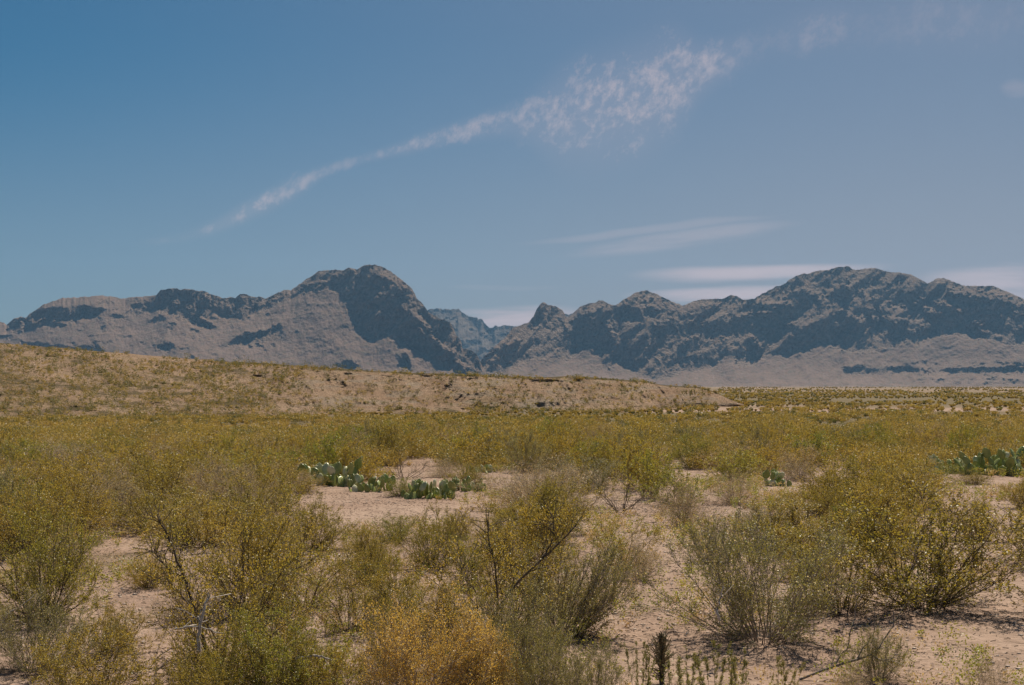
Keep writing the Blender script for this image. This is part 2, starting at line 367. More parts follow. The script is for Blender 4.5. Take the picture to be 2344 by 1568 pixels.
lite_l = [((838, 694), (880, 672), 8), ((880, 672), (925, 652), 9), ((900, 640), (925, 655), 6), ((938, 708), (970, 742), 7), ((958, 752), (1000, 785), 6), ((1000, 785), (1045, 812), 5), ((1045, 822), (1072, 842), 4), ((150, 697), (230, 692), 8), ((263, 690), (290, 700), 12), ((300, 690), (345, 688), 7),
          ((965, 740), (985, 750), 5), ((850, 625), (900, 640), 5), ((620, 690), (700, 655), 6), ((700, 655), (745, 645), 6)]
low_r = [(1050, 862), (1090, 856), (1150, 860), (1200, 832), (1240, 820), (1262, 806), (1276, 797), (1281, 826), (1300, 830), (1328, 808), (1345, 790), (1368, 815), (1392, 846), (1402, 832), (1432, 840), (1460, 856), (1492, 872), (1520, 874), (1545, 858), (1600, 846), (1640, 836), (1660, 815), (1664, 782), (1676, 800), (1684, 832), (1705, 840), (1740, 826), (1760, 812), (1790, 820), (1850, 804), (1880, 788), (1915, 798), (1960, 806), (2010, 806), (2062, 790), (2110, 784), (2150, 768), (2185, 762), (2240, 776), (2344, 795), (2500, 810), (3050, 830)]
lite_r = [((1388, 738), (1400, 760), 9), ((1400, 760), (1415, 788), 6), ((1335, 718), (1375, 703), 6), ((1440, 690), (1540, 700), 17), ((1470, 710), (1480, 735), 5), ((1560, 708), (1640, 700), 10), ((1655, 775), (1680, 800), 6), ((1672, 790), (1680, 830), 6),
          ((1735, 692), (1800, 700), 9), ((1838, 664), (1880, 672), 8), ((1870, 672), (1880, 705), 5), ((1940, 642), (1962, 704), 5), ((1975, 662), (1990, 690), 4), ((1985, 690), (2004, 738), 5), ((2020, 705), (2065, 712), 12), ((2025, 725), (2075, 735), 7), ((2118, 708), (2150, 718), 8), ((1720, 770), (1745, 800), 5), ((1800, 745), (1850, 735), 6),
          ((1830, 750), (1900, 715), 7), ((1930, 715), (1975, 735), 10), ((1550, 790), (1600, 770), 4), ((2180, 665), (2330, 690), 12), ((2235, 752), (2290, 770), 4), ((1110, 800), (1190, 775), 5), ((2140, 690), (2200, 710), 5), ((1290, 745), (1310, 760), 4), ((1690, 720), (1780, 715), 6)]

def mtn_field(polys, lites, low=None, seedn=0, ledges=False):
    def f(PX, PY, t):
        wx = PX + 7 * fbm(PX / 22, PY / 16, 4, seedn + 1) + 4.5 * fbm(PX / 9, PY / 7, 4, seedn + 41); wy = PY + 6 * fbm(PX / 20, PY / 18, 4, seedn + 2) + 4.5 * fbm(PX / 9, PY / 7, 4, seedn + 42)
        rock = np.zeros(PX.shape)
        for P in polys: rock = np.maximum(rock, inpoly(wx, wy, P))
        if low is not None:
            lx, ly = zip(*low); lowy = np.interp(wx, lx, ly); rock = np.maximum(rock, wy < lowy)
        lt = np.zeros(PX.shape)
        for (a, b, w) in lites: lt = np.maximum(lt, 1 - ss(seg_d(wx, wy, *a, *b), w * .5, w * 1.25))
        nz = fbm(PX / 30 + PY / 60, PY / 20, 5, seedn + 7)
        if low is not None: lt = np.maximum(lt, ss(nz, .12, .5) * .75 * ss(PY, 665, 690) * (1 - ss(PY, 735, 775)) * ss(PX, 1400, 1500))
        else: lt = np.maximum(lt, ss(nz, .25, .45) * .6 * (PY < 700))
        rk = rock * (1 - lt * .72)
        out_ = ss(fbm(PX / 17, PY / 7, 4, seedn + 11), .33, .46) * (ss(PX, -50, 20) * (1 - ss(PX, 620, 800)) if low is None else .0 * PX)
        rk = np.maximum(rk, out_ * (rock < .5) * .9)
        fine = ss(fbm(PX / 6, PY / 4.5, 3, seedn + 12), .34, .5) * .38
        rk = np.maximum(rk, fine * (rock < .5))
        if ledges:
            for (ly0, th, x0, x1, am, sd) in ((849, 5, 1930, 3000, 1.0, 0), (832, 3, 2050, 3000, .6, 1), (868, 2.6, 2060, 3000, .6, 2), (879, 2.4, 2080, 3000, .6, 3), (858, 2, 1990, 3000, .5, 7)):
                yc = ly0 + 5 * fbm(PX / 90, PX * 0, 3, 70 + sd) + 2 * fbm(PX / 14, PX * 0, 2, 80 + sd)
                rk = np.maximum(rk, am * (1 - ss(np.abs(PY - yc), th * .7, th * 1.3)) * ss(PX, x0, x0 + 15) * (1 - .6 * ss(fbm(PX / 40, PX * 0 + sd, 3, 91), .2, .5)))
            rk = np.maximum(rk, inpoly(wx * .5 + PX * .5, wy * .4 + PY * .6, [(1924, 850), (1938, 842), (1960, 838), (1985, 842), (2020, 850), (2010, 858), (1985, 856), (1960, 859), (1935, 857)]) * 1.0)
        rk = blur(blur(rk, 2, 0), 2, 1)
        rk = np.clip(rk + .75 * fbm(PX / 6, PY / 5, 4, seedn + 55) * ss(rk, 0, .25) * (1 - ss(rk, .8, 1)), 0, 1)
        rk = ss(rk, .12, .85) + .22 * ss(fbm(PX / 10, PY / 7, 4, seedn + 57), 0, .4) * (rk < .12)
        apron = 11 + (20 - (10 * (1 - ss(PX, 520, 700)) if low is None else 0)) * ss(890 - PY, 8, 85) + 5 * fbm(PX / 30, PY / 30, 3, seedn + 5)
        s = np.radians(apron * (1 - rk) + (52 - 30 * fbm(PX / 50 + PY / 60, PY / 45, 4, seedn + 19, .6) + 27 * fbm(PX / 13 + PY / 40, PY / 22, 5, seedn + 9, .65) - 5 * ss(t, .9, .98)) * rk)
        return s, rk, None
    return f
def mtn_disp(seedn, amp=1.0):
    def f(PX, PY, t, rock, D):
        k = D / 5200; big = blur(blur(rock, 5, 0), 5, 1) * rock
        dz = big * (60 * (ridged(PX / 75 + PY / 90, PY / 160, 3, seedn + 33) - .92) + 30 * (ridged(PX / 30 + fbm(PX / 30, PY / 30, 3, 9), PY / 75, 5, seedn) - .85)) + rock * (7 * fbm(PX / 8, PY / 10, 4, seedn + 3))
        dz += (1 - rock) * (9 * fbm((PX + PY) / 30, PY / 20, 4, seedn + 61) + 8 * (ridged((PX - PY * .35) / 18 + fbm(PX / 40, PY / 40, 2, 3) * 1.4, PY / 34, 4, seedn + 5) - .6) + 3.2 * fbm(PX / 5, PY / 5, 3, seedn + 8))
        return -dz * k * amp
    return f
def ipx(pts, px): x, y = zip(*pts); return np.interp(px, x, y)
def jag(px, crest, amp, s): return crest + amp * fbm(px / 6, px * 0, 4, s) * 1.3
backm = [(25, -8), (120, -70), (300, -200), (900, -600)]
px = np.arange(880, 1400, 1.3); cr = jag(px, ipx(peak_, px), 1.6, 301)
def peak_field(PX, PY, t):
    dep = PY - ipx(peak_, PX)
    rk = 1 - ss(dep + 10 * fbm(PX / 14, PY / 30, 4, 311), 10, 26); rk = np.maximum(rk, ss(fbm(PX / 12, PY / 9, 4, 312), .1, .3) * .8)
    return np.radians(38 * (1 - rk) + 68 * rk), rk, None
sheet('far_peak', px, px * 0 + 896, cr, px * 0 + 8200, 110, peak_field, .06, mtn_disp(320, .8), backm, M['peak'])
px = np.arange(-700, 1200, 1.35); cr = jag(px, ipx(sky_l, px), 1.5, 101)
cr = np.minimum(cr, 893)
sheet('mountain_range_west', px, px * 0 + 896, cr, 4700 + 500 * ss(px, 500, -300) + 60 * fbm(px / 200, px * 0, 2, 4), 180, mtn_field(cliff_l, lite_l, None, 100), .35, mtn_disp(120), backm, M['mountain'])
px = np.arange(1040, 3050, 1.35); cr = jag(px, ipx(sky_r, px), 1.5, 201)
cr = np.minimum(cr, 893)
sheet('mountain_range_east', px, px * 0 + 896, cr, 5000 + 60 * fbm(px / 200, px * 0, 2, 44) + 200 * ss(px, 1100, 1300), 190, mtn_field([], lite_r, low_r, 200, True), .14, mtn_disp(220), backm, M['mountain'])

# low badland hills
hc = [(-900, 742), (-400, 765), (0, 785), (250, 806), (420, 820), (540, 829), (600, 830), (700, 838), (870, 850), (1000, 856), (1100, 858), (1170, 862), (1240, 864), (1290, 861), (1330, 862), (1400, 867), (1480, 873), (1510, 880), (1530, 882), (1600, 886), (1635, 896), (1665, 911), (1690, 922), (1712, 929), (1732, 930.6)]
hf = [(-900, 992), (-400, 982), (0, 972), (400, 962), (800, 952), (1150, 948), (1400, 949), (1520, 941), (1600, 936), (1690, 931.5), (1732, 931.5)]
px = np.arange(-900, 1731, 1.6); foot = ipx(hf, px); crest = np.minimum(ipx(hc, px) + .9 * (1 - ss(px, 1600, 1660)) * fbm(px / 25, px * 0, 4, 401), foot - .5)
def hill_field(PX, PY, t):
    wx = PX + 12 * fbm(PX / 40, PY / 20, 3, 410); wy = PY + 5 * fbm(PX / 30, PY / 15, 3, 411)
    sc = ss(PX, 560, 760) * ss(t + .1 * fbm(PX / 40, t * 3, 3, 420) + 0 * PX, .10, .25) * (1 - ss(t + 0 * PX, .88, .97))
    sc = np.maximum(sc, .8 * (1 - ss(seg_d(wx, wy, 690, 850, 640, 875), 18, 45)))
    base = 6.0 + 10 * (1 - ss(t + 0 * PX, .01, .04)) + 2.5 * ss(t + 0 * PX, 0, .3) + 3.5 * fbm(PX / 60, PY / 18, 4, 430) - 2.5 * ss(t + 0 * PX, .85, 1)
    deg = base * (1 - sc) + (19 + 8 * fbm(PX / 24, PY / 10, 4, 440)) * sc * (1 - ss(PX, 1580, 1660)) + 9 * sc * ss(PX, 1580, 1660)
    cave = inpoly(PX + 3 * fbm(PX / 8, PY / 6, 3, 450), PY + 2 * fbm(PX / 8, PY / 6, 3, 451), [(1226, 924), (1244, 920), (1264, 919), (1280, 921), (1272, 930), (1262, 938), (1252, 941), (1240, 933)]).astype(float)
    cave2 = inpoly(PX, PY, [(1140, 938), (1150, 936), (1168, 947), (1140, 948)]).astype(float) * .6
    cave = blur(np.maximum(cave, cave2), 1, 1)
    deg = deg * (1 - cave) + 70 * cave
    deg = np.maximum(deg, 3.6 + 9 * ss(PX, 1540, 1620) + np.degrees(np.arctan(ray(PX, PY)[1])))
    clay = ss(1 - np.abs(PX - 1235 + (PY - 915) * .5) / 75, 0, .8) * ss(PY + 3 * fbm(PX / 20, PY / 8, 3, 460), 900, 925) * .75
    clay = np.maximum(clay, .45 * sc * ss(fbm(PX / 45, PY / 8, 4, 461), .0, .35))
    veg = (1 - sc * .85) * (.42 + .5 * fbm(PX / 60, PY / 12, 4, 470)) + .5 * ss(t + 0 * PX, .93, 1) * (PX > 500)
    return np.radians(deg), sc, {'veg': np.clip(veg, 0, 1), 'clay': clay, 'cave': cave}
def hill_disp(PX, PY, t, sc, D):
    env = ss(t + 0 * PX, 0, .12) * (1 - ss(PX, 1600, 1680))
    gul = ridged((PX + (PY - 900) * .9 * np.sin(PX / 130)) / 26, PY / 60, 5, 480)
    d = sc * (1.25 * (gul - .6) + 1.0 * fbm(PX / 60, PY / 60, 3, 490) + .13 * fbm(PX / 7, PY / 4, 4, 481)) + (1 - sc) * .9 * fbm(PX / 28, PY / 9, 4, 482)
    cv = inpoly(PX + 2 * fbm(PX / 8, PY / 6, 3, 450), PY + 1.5 * fbm(PX / 8, PY / 6, 3, 451), [(1226, 924), (1240, 921), (1262, 919), (1282, 914), (1276, 925), (1266, 935), (1254, 940), (1242, 932)]).astype(float)
    return -d * env * D / 120
hill, HV, hr = sheet('desert_hills', px, foot, crest, -(H + .06) / ray(px, foot)[1], 150, hill_field, .10, hill_disp, [(6, -.1), (25, -1.5), (90, -5), (260, -20)], M['hill'])
HPX = px; HVf = HV[:hr]

# ground: one sheet, polar rows out to the horizon
ang = np.radians(np.concatenate([np.linspace(-180, -34, 50)[:-1], np.linspace(-34, 34, 700), np.linspace(34, 180, 50)[1:]]))
rad = np.concatenate([[0.02, 1, 2.5, 4], np.geomspace(5, 60, 420), np.geomspace(60, 1500, 140)[1:], np.geomspace(1500, 9000, 20)[1:]])
A_, R_ = np.meshgrid(ang, rad)
GX = R_ * np.sin(A_); GY = R_ * np.cos(A_); GZ = gz(GX, GY)
GZ = GZ * (1 - ss(R_, 900, 1500))
def paved(x, y):  # pixel position of ground points
    Yp = np.maximum(y, .5); return CX + F * x / Yp, HZ + F * H / Yp
gpx, gpy = paved(GX, GY)
vg = .25 + .55 * fbm(GX / 9, GY / 14, 4, 510)
vg = np.where(R_ > 45, .74 + .5 * fbm(GX / 40, GY / 18, 4, 511), vg)
band = ss(R_, 85, 100) * (1 - ss(R_, 135, 160)); vg = vg - .22 * band; vg = vg + .22 * ss(R_, 150, 190) * (1 - ss(R_, 330, 420)) - .16 * ss(R_, 420, 500)
vg = vg - .5 * ss(R_, 52, 58) * (1 - ss(R_, 63, 68)) * ss(gpx, 1000, 700)
me = make_mesh('ground', np.stack([GX, GY, GZ], -1).reshape(-1, 3), grid_faces(*GX.shape)[:, ::-1], M['ground'], True,
               {'veg': np.clip(vg, 0, 1).ravel(), 'clay': np.zeros(GX.size)})
tag(link('ground', me), kind='structure')

# ------------------------------------------------------------------ plants
class Buf:
    def __init__(s): s.V = []; s.F = []; s.n = 0
    def add(s, V, Fc):
        V = V.reshape(-1, 3); s.V.append(V); s.F.append(Fc + s.n); s.n += len(V)
    def mesh(s, name, mat, smooth=False, attrs=None): return make_mesh(name, np.concatenate(s.V), np.concatenate(s.F), mat, smooth, attrs)
def norm(v): return v / np.maximum(np.linalg.norm(v, axis=-1, keepdims=True), 1e-9)
def tubes(buf, P, R, sides=3):
    """P (K,n,3), R (K,n)"""
    K, n, _ = P.shape
    T = norm(np.gradient(P, axis=1)); ref = np.where(np.abs(T[..., 2:3]) > .9, np.array([1., 0, 0]), np.array([0, 0, 1.]))
    A = norm(np.cross(T, ref)); B = np.cross(T, A)
    th = np.arange(sides) * 2 * np.pi / sides
    V = P[:, :, None] + R[:, :, None, None] * (np.cos(th)[None, None, :, None] * A[:, :, None] + np.sin(th)[None, None, :, None] * B[:, :, None])
    i = np.arange(K * n * sides).reshape(K, n, sides); j = np.roll(i, -1, 2)
    Fc = np.stack([i[:, :-1], j[:, :-1], j[:, 1:], i[:, 1:]], -1).reshape(-1, 4)
    buf.add(V, Fc)
def grow(rng, P0, D0, L, n, wander, up):
    """curved polylines from points P0 along D0"""
    K = len(P0); P = np.zeros((K, n, 3)); P[:, 0] = P0; d = D0.copy(); st = (L / (n - 1))[:, None]
    for i in range(1, n):
        d = norm(d + rng.normal(0, wander, (K, 3)) + np.array([0, 0, up])); P[:, i] = P[:, i - 1] + d * st
    return P
def children(rng, P, m, smin, smax, ang, angs):
    K, n, _ = P.shape
    s = rng.uniform(smin, smax, (K, m)) * (n - 1); i = np.minimum(s.astype(int), n - 2); f = (s - i)[..., None]
    k = np.arange(K)[:, None]
    q_ = P[k, i] * (1 - f) + P[k, i + 1] * f; T = norm(P[k, i + 1] - P[k, i])
    r = norm(np.cross(T, rng.normal(0, 1, T.shape))); a = np.abs(rng.normal(ang, angs, (K, m)))[..., None]
    d = norm(T * np.cos(a) + r * np.sin(a))
    return q_.reshape(-1, 3), d.reshape(-1, 3), (s / (n - 1)).reshape(-1)
def leaves(buf, rng, P, per, size, aspect, off, smin=0, along=.5):
    K, n, _ = P.shape
    s = rng.uniform(smin, 1, (K, per)) * (n - 1); i = np.minimum(s.astype(int), n - 2); f = (s - i)[..., None]; k = np.arange(K)[:, None]
    c = (P[k, i] * (1 - f) + P[k, i + 1] * f).reshape(-1, 3); T = norm(P[k, i + 1] - P[k, i]).reshape(-1, 3)
    N = len(c); c = c + rng.normal(0, off, (N, 3))
    a = norm(T * along + rng.normal(0, .6, (N, 3))); b = norm(np.cross(a, rng.normal(0, 1, (N, 3))))
    sz = (size * rng.uniform(.6, 1.15, N))[:, None]
    V = np.stack([c, c + (a * .5 + b * aspect * .5) * sz, c + a * sz, c + (a * .5 - b * aspect * .5) * sz], 1)
    buf.add(V, np.arange(N * 4).reshape(N, 4))

def bush(seed, stems=16, m1=8, m2=5, tilt=(5, 58), leaf=.0185, per=9, asp=.6, up=.035, wander=.15, a1=.65, l1=.34, l2=.15, seeds=1, base_r=.10, r0=.0065, flat=1.0, tr=.0013, lean=(0, 0), skirt=46):
    """unit plant about 1 m tall; returns stem, leaf, seed buffers"""
    rng = np.random.default_rng(seed)
    az = np.arange(stems) * 2.399 + rng.uniform(0, .8, stems); ti = np.radians(rng.uniform(tilt[0], tilt[1], stems))
    d = np.stack([np.sin(ti) * np.cos(az), np.sin(ti) * np.sin(az), np.cos(ti)], 1); d = norm(d + np.array([lean[0], lean[1], 0]))
    p0 = np.stack([np.cos(az), np.sin(az), np.zeros(stems)], 1) * (base_r * rng.uniform(.3, 1.2, stems))[:, None]; p0[:, 2] = -.03
    L = rng.uniform(.78, 1.08, stems) * (1 - .12 * (ti / 1.0)) * 1.0
    P = grow(rng, p0, d, L, 9, wander, up)
    S = Buf(); Lf = Buf(); Sd = Buf()
    tap = np.linspace(1, .28, 9)[None]; tubes(S, P, r0 * rng.uniform(.6, 1.2, stems)[:, None] * tap, 4)
    q1, d1, s1 = children(rng, P, m1, .12, .97, a1, .25)
    L1 = l1 * (1.25 - .75 * s1) * rng.uniform(.6, 1.2, len(s1))
    P1 = grow(rng, q1, d1, L1, 6, wander * 1.2, up * 1.5)
    if skirt:
        az = rng.uniform(0, 6.283, skirt); ti = np.radians(rng.uniform(25, 88, skirt)); dk = np.stack([np.sin(ti) * np.cos(az), np.sin(ti) * np.sin(az), np.cos(ti)], 1)
        Pk = grow(rng, np.stack([np.cos(az), np.sin(az), az * 0 - .01], 1) * base_r, dk, rng.uniform(.15, .48, skirt), 6, .22, .05)
        tubes(S, Pk, np.full((skirt, 6), r0 * .4), 3); qk, dk2, sk = children(rng, Pk, 7, .15, 1, .7, .3)
        Pk2 = grow(rng, qk, dk2, rng.uniform(.05, .15, len(sk)), 4, .2, .04); tubes(S, Pk2, np.full((len(sk), 4), tr), 3); leaves(Lf, rng, Pk2, 6, leaf, asp, .01, .1)
    tubes(S, P1, r0 * .36 * rng.uniform(.6, 1.2, len(s1))[:, None] * np.linspace(1, .4, 6)[None], 3)
    q2, d2, s2 = children(rng, P1, m2, .25, 1.0, .55, .25)
    P2 = grow(rng, q2, d2, l2 * rng.uniform(.5, 1.25, len(s2)), 4, wander * 1.4, up * 2)
    tubes(S, P2, np.full((len(s2), 4), tr) * np.linspace(1.2, .6, 4)[None], 3)
    if per:
        leaves(Lf, rng, P2, per, leaf, asp, .008, .1)
        leaves(Lf, rng, P1, per, leaf, asp, .008, .35)
    if seeds:
        k = rng.permutation(len(P2))[: int(len(P2) * .8 * min(seeds, 1.2))]
        leaves(Sd, rng, P2[k], 1, .0108, .9, .012, .3)
    return S, Lf, Sd

protos = {}; pdim = {}
def proto(key, stem_m, leaf_m, **kw):
    S, L, D = bush(**kw)
    nl = sum(len(f) for f in L.F)
    for V_, F_ in zip(D.V, D.F): L.add(V_, F_)
    mi_ = np.concatenate([np.zeros(nl), np.ones(sum(len(f) for f in L.F) - nl)]) if L.n else None
    av = np.concatenate(S.V + L.V); pdim[key] = (float(np.percentile(av[:, 2], 99)), float(np.percentile(np.abs(av[:, :2]), 98)) * 2)
    protos[key] = dict(stems=S.mesh(key + '_stems', M[stem_m], True) if S.n else None,
                       foliage=make_mesh(key + '_foliage', np.concatenate(L.V), np.concatenate(L.F), [M[leaf_m], M['seed']], False, None, mi_) if L.n else None)
for i in range(4): proto('creo%d' % i, 'stem', 'creosote', seed=10 + i, stems=20 + 2 * i, m1=11, m2=6, per=11, tilt=(4, 78))
for i in range(2): proto('creog%d' % i, 'stem', 'green', seed=20 + i, stems=22, m1=11, m2=6, per=12, leaf=.017, tilt=(4, 76))
for i in range(3): proto('grey%d' % i, 'grey_stem', 'greygreen', seed=30 + i, stems=44, m1=11, m2=4, per=9, a1=.38, l1=.28, l2=.10, asp=.38, leaf=.018, tilt=(2, 72), up=.06, wander=.10, r0=.0045)
for i in range(3): proto('straw%d' % i, 'grey_stem', 'straw', seed=40 + i, stems=40, m1=10, m2=5, per=6, leaf=.013, r0=.0035, a1=.55, tilt=(4, 76), seeds=.9, tr=.0011)
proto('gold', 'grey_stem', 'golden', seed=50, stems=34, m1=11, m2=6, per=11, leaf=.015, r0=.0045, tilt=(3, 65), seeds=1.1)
for i in range(2): proto('bare%d' % i, 'stem', 'creosote', seed=60 + i, skirt=0, stems=11, m1=6, m2=4, per=0, seeds=0, r0=.010, wander=.14, tilt=(15, 65))
for i in range(2): proto('twiggy%d' % i, 'stem', 'creosote', seed=70 + i, stems=13, m1=9, m2=6, per=11, wander=.15, tilt=(8, 72), leaf=.016)
proto('arch', 'stem', 'creosote', skirt=0, seed=80, stems=10, m1=7, m2=4, per=6, up=-.05, wander=.08, tilt=(45, 80), l1=.3)
for i in range(2): proto('tall%d' % i, 'stem', 'greygreen', seed=90 + i, skirt=0, stems=8, m1=16, m2=2, per=16, a1=.3, l1=.12, l2=.05, tilt=(0, 22), wander=.05, up=.03, r0=.006, leaf=.026, asp=.34, base_r=.12, seeds=.5)
proto('lean', 'grey_stem', 'greygreen', seed=95, stems=44, m1=11, m2=4, per=9, a1=.38, l1=.3, l2=.1, asp=.38, leaf=.018, tilt=(2, 60), up=.05, wander=.06, r0=.007, lean=(.55, -.1))

for i in range(5): proto('mid%d' % i, 'midstem', 'creosote', seed=110 + i, stems=16, m1=8, m2=4, per=9, leaf=.030, asp=.6, tilt=(3, 74), skirt=14, tr=.002, l2=.13, seeds=.5)
for i in range(2): proto('midg%d' % i, 'midstem', 'green', seed=120 + i, stems=16, m1=8, m2=4, per=9, leaf=.030, asp=.6, tilt=(3, 74), skirt=14, tr=.002, l2=.13, seeds=.4)
for i in range(2): proto('mids%d' % i, 'grey_stem', 'straw', seed=130 + i, stems=20, m1=8, m2=4, per=6, leaf=.026, asp=.4, tilt=(3, 74), skirt=10, tr=.002, l2=.13, seeds=.8)
NAMES = {'mid': 'creosote_bush', 'midg': 'creosote_bush', 'mids': 'dry_shrub', 'creo': 'creosote_bush', 'creog': 'creosote_bush', 'grey': 'broom_shrub', 'lean': 'broom_shrub', 'straw': 'dry_shrub', 'gold': 'golden_shrub', 'bare': 'bare_shrub', 'twiggy': 'creosote_bush', 'arch': 'creosote_bush', 'tall': 'leafy_stem_shrub'}
def place(key, x, y, h, w, rz, label, group=None, cat='bush', zoff=0):
    base = key.rstrip('0123456789')
    e = empty(NAMES[base], (x, y, float(gz(x, y)) + zoff), rz, (w, w, h))
    tag(e, label, cat, group)
    for part, me in protos[key].items():
        if me: link(part, me, e)
    return e
occ = []
def hero(key, px, py, top, wpx, label, rz=0, group=None, cat='bush', depth=1.0):
    x, Y = ground_at(px, py); h = (py - top) * Y / F * .97; w = wpx * Y / F
    ph, pw = pdim[key]; place(key, x, Y, h / ph, w / pw, rz, label, group, cat); occ.append((x, Y, w / 2)); return x, Y

# right side
hero('creo0', 2115, 1385, 1102, 560, 'big spreading creosote bush in the right foreground with dark base and white dead twig', .4)
hero('grey0', 1745, 1465, 1180, 450, 'wide grey-green bush standing left of the big right creosote, dense upright branches', 1.0)
hero('twiggy0', 1925, 1400, 1190, 300, 'open twiggy creosote bush filling the gap between the two large right foreground bushes', 2.2)
hero('creo1', 2400, 1290, 1135, 300, 'olive creosote bush cut by the right picture edge behind the big spreading bush', 0)
hero('straw0', 1565, 1200, 1100, 150, 'small brown dry bush with a dark base beside the bare sandy path', 0)
hero('straw1', 1680, 1150, 1078, 150, 'straw-coloured dry bush in front of the small upright cactus', 1)
hero('creo2', 1890, 1180, 1075, 200, 'loose olive bush behind the left shoulder of the big right creosote', 2)
hero('creo3', 2060, 1160, 1040, 230, 'creosote bush rising just behind the top of the big right creosote', 3)
hero('bare0', 1422, 1172, 1095, 150, 'leafless dark twiggy bush on the bare ground right of centre', 0)
hero('straw2', 1245, 1162, 1050, 300, 'broad dry yellow-brown bush behind the middle of the scene with dark broken base', 0)
hero('creog0', 1590, 1070, 990, 130, 'dark-based creosote bush at the head of the bare path', 0)
hero('creo0', 2345, 1165, 1095, 110, 'olive bush at the right edge in front of the large prickly pear', 4)
hero('grey1', 1740, 1205, 1150, 120, 'low green tuft of bush right of the dry path bush', 2)
hero('twiggy1', 1420, 1300, 1180, 220, 'thin open creosote above the leaning grey-green bush beside the path', 2)
# middle
hero('twiggy1', 1130, 1475, 1165, 470, 'tall open creosote in the centre foreground with long dark forking branches', .3)
hero('creo1', 1215, 1345, 1145, 260, 'dense orange-olive creosote crown behind the tall open centre creosote', 2.4)
hero('lean', 1290, 1450, 1235, 300, 'grey-green bush leaning right over the bare path', 0)
hero('creo2', 990, 1300, 1160, 170, 'small rounded creosote left of the centre foreground creosote', 1)
hero('creo3', 712, 1255, 1130, 190, 'rounded creosote with dark base below the left prickly pear patch', 2)
hero('gold', 960, 1660, 1385, 330, 'golden orange bush at the bottom edge of the picture, left of centre', 0)  # its orange leaf colour stands in for a lens-flare spot
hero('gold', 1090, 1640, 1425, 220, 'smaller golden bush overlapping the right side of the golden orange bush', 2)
hero('grey2', 1235, 1640, 1420, 220, 'dark grey-green bush at the bottom edge right of the golden bush', 0)
hero('grey0', 1350, 1650, 1470, 200, 'low grey-green bush at the bottom edge where the bare path begins', 3)
hero('twiggy0', 800, 1440, 1255, 220, 'thin see-through creosote left of the golden bush', 4)
hero('creo0', 905, 1420, 1270, 180, 'small open creosote just behind the golden bush', 5)
hero('creog1', 1075, 1335, 1220, 110, 'small bright green bush behind the tall centre creosote', 0)
hero('twiggy0', 640, 1480, 1290, 200, 'airy creosote with pale flecks right of the crossed white sticks', 1.1)
hero('twiggy1', 890, 1530, 1340, 220, 'airy creosote with dark stems at the left side of the golden bush', 3.3)
hero('creo3', 845, 1330, 1215, 130, 'small loose creosote on the bare ground above the golden bush', 2.9)
hero('grey1', 1180, 1560, 1330, 260, 'grey-green fine-leaved bush between the golden bush and the leaning bush', 4.2)
hero('straw0', 1460, 1330, 1235, 130, 'thin dry shrub at the edge of the bare path', 2.6)
hero('creo1', 840, 1290, 1195, 150, 'small round creosote on the bare ground below the left prickly pears', .6)
hero('creog0', 905, 1238, 1178, 110, 'low bush at the middle of the central bare patch', 1.6)
hero('creo2', 1045, 1232, 1168, 120, 'low creosote on the right side of the central bare patch', 2.6)
hero('creo3', 600, 1285, 1180, 200, 'creosote behind the top of the tall left foreground creosote', 3.6)
hero('creo0', 1150, 1255, 1172, 150, 'creosote under the left end of the broad dry bush', 4.6)
hero('grey1', 1625, 1285, 1200, 130, 'small grey-green bush behind the left end of the wide grey-green bush', 5.6)
hero('creo2', 1850, 1325, 1205, 200, 'creosote behind the gap between the two large right bushes', .9)
hero('creog1', 1965, 1240, 1150, 150, 'green-tipped creosote behind the left half of the big right creosote', 1.9)
hero('creo1', 2235, 1235, 1145, 150, 'creosote behind the right half of the big right creosote', 2.9)
hero('twiggy0', 700, 1390, 1235, 230, 'open creosote between the rounded left creosote and the golden bush', 5.3)
hero('straw2', 150, 1330, 1215, 170, 'dry twiggy bush tucked behind the bright green left edge creosote', .8)
hero('creo1', 1010, 1480, 1330, 230, 'olive creosote behind the right shoulder of the golden bush', 1.7)
hero('twiggy1', 1250, 1400, 1240, 240, 'open creosote behind the base of the leaning grey-green bush', 4.4)
hero('creo2', 260, 1490, 1370, 200, 'low olive bush left of the arching dark branches', 3.1)
hero('creo0', 540, 1640, 1440, 240, 'yellow-olive bush at the bottom edge under the crossed white sticks', 2.1)
hero('creo3', 710, 1640, 1430, 220, 'olive bush at the bottom edge left of the golden bush', 1.2)
hero('creo1', 1080, 1640, 1470, 200, 'olive bush at the bottom edge touching the right golden bush', .3)
hero('straw1', 420, 1420, 1320, 150, 'low dry bush left of the long leaning dark stem', 5.9)
hero('creog0', 918, 1135, 1092, 80, 'small green bush between the low left prickly pear and the dark low one', 1.9)
hero('creo2', 1075, 1112, 1052, 110, 'olive bush standing among the right end of the low prickly pears', 2.7)
hero('straw0', 1020, 1092, 1050, 110, 'dry bush behind the dark low prickly pear', 3.5)
hero('creo0', 700, 1125, 1075, 90, 'small creosote touching the left end of the bright-padded prickly pear', 4.4)
hero('creo1', 800, 1090, 1040, 120, 'creosote behind the bright-padded prickly pear', 5.2)
hero('straw1', 1830, 1100, 1055, 110, 'straw bush right of the small upright prickly pear', .5)
hero('creog1', 2120, 1110, 1050, 130, 'greenish bush left of the yellow-green prickly pear', 1.4)
hero('creo3', 2225, 1108, 1078, 90, 'low bush in front of the gap between the two right prickly pears', 2.4)
hero('creo3', 340, 1345, 1260, 120, 'little bush at the right edge of the left bare patch', 3.9)
hero('straw1', 560, 1200, 1110, 170, 'straw bush right of the olive creosote above the left bare patch', 4.9)
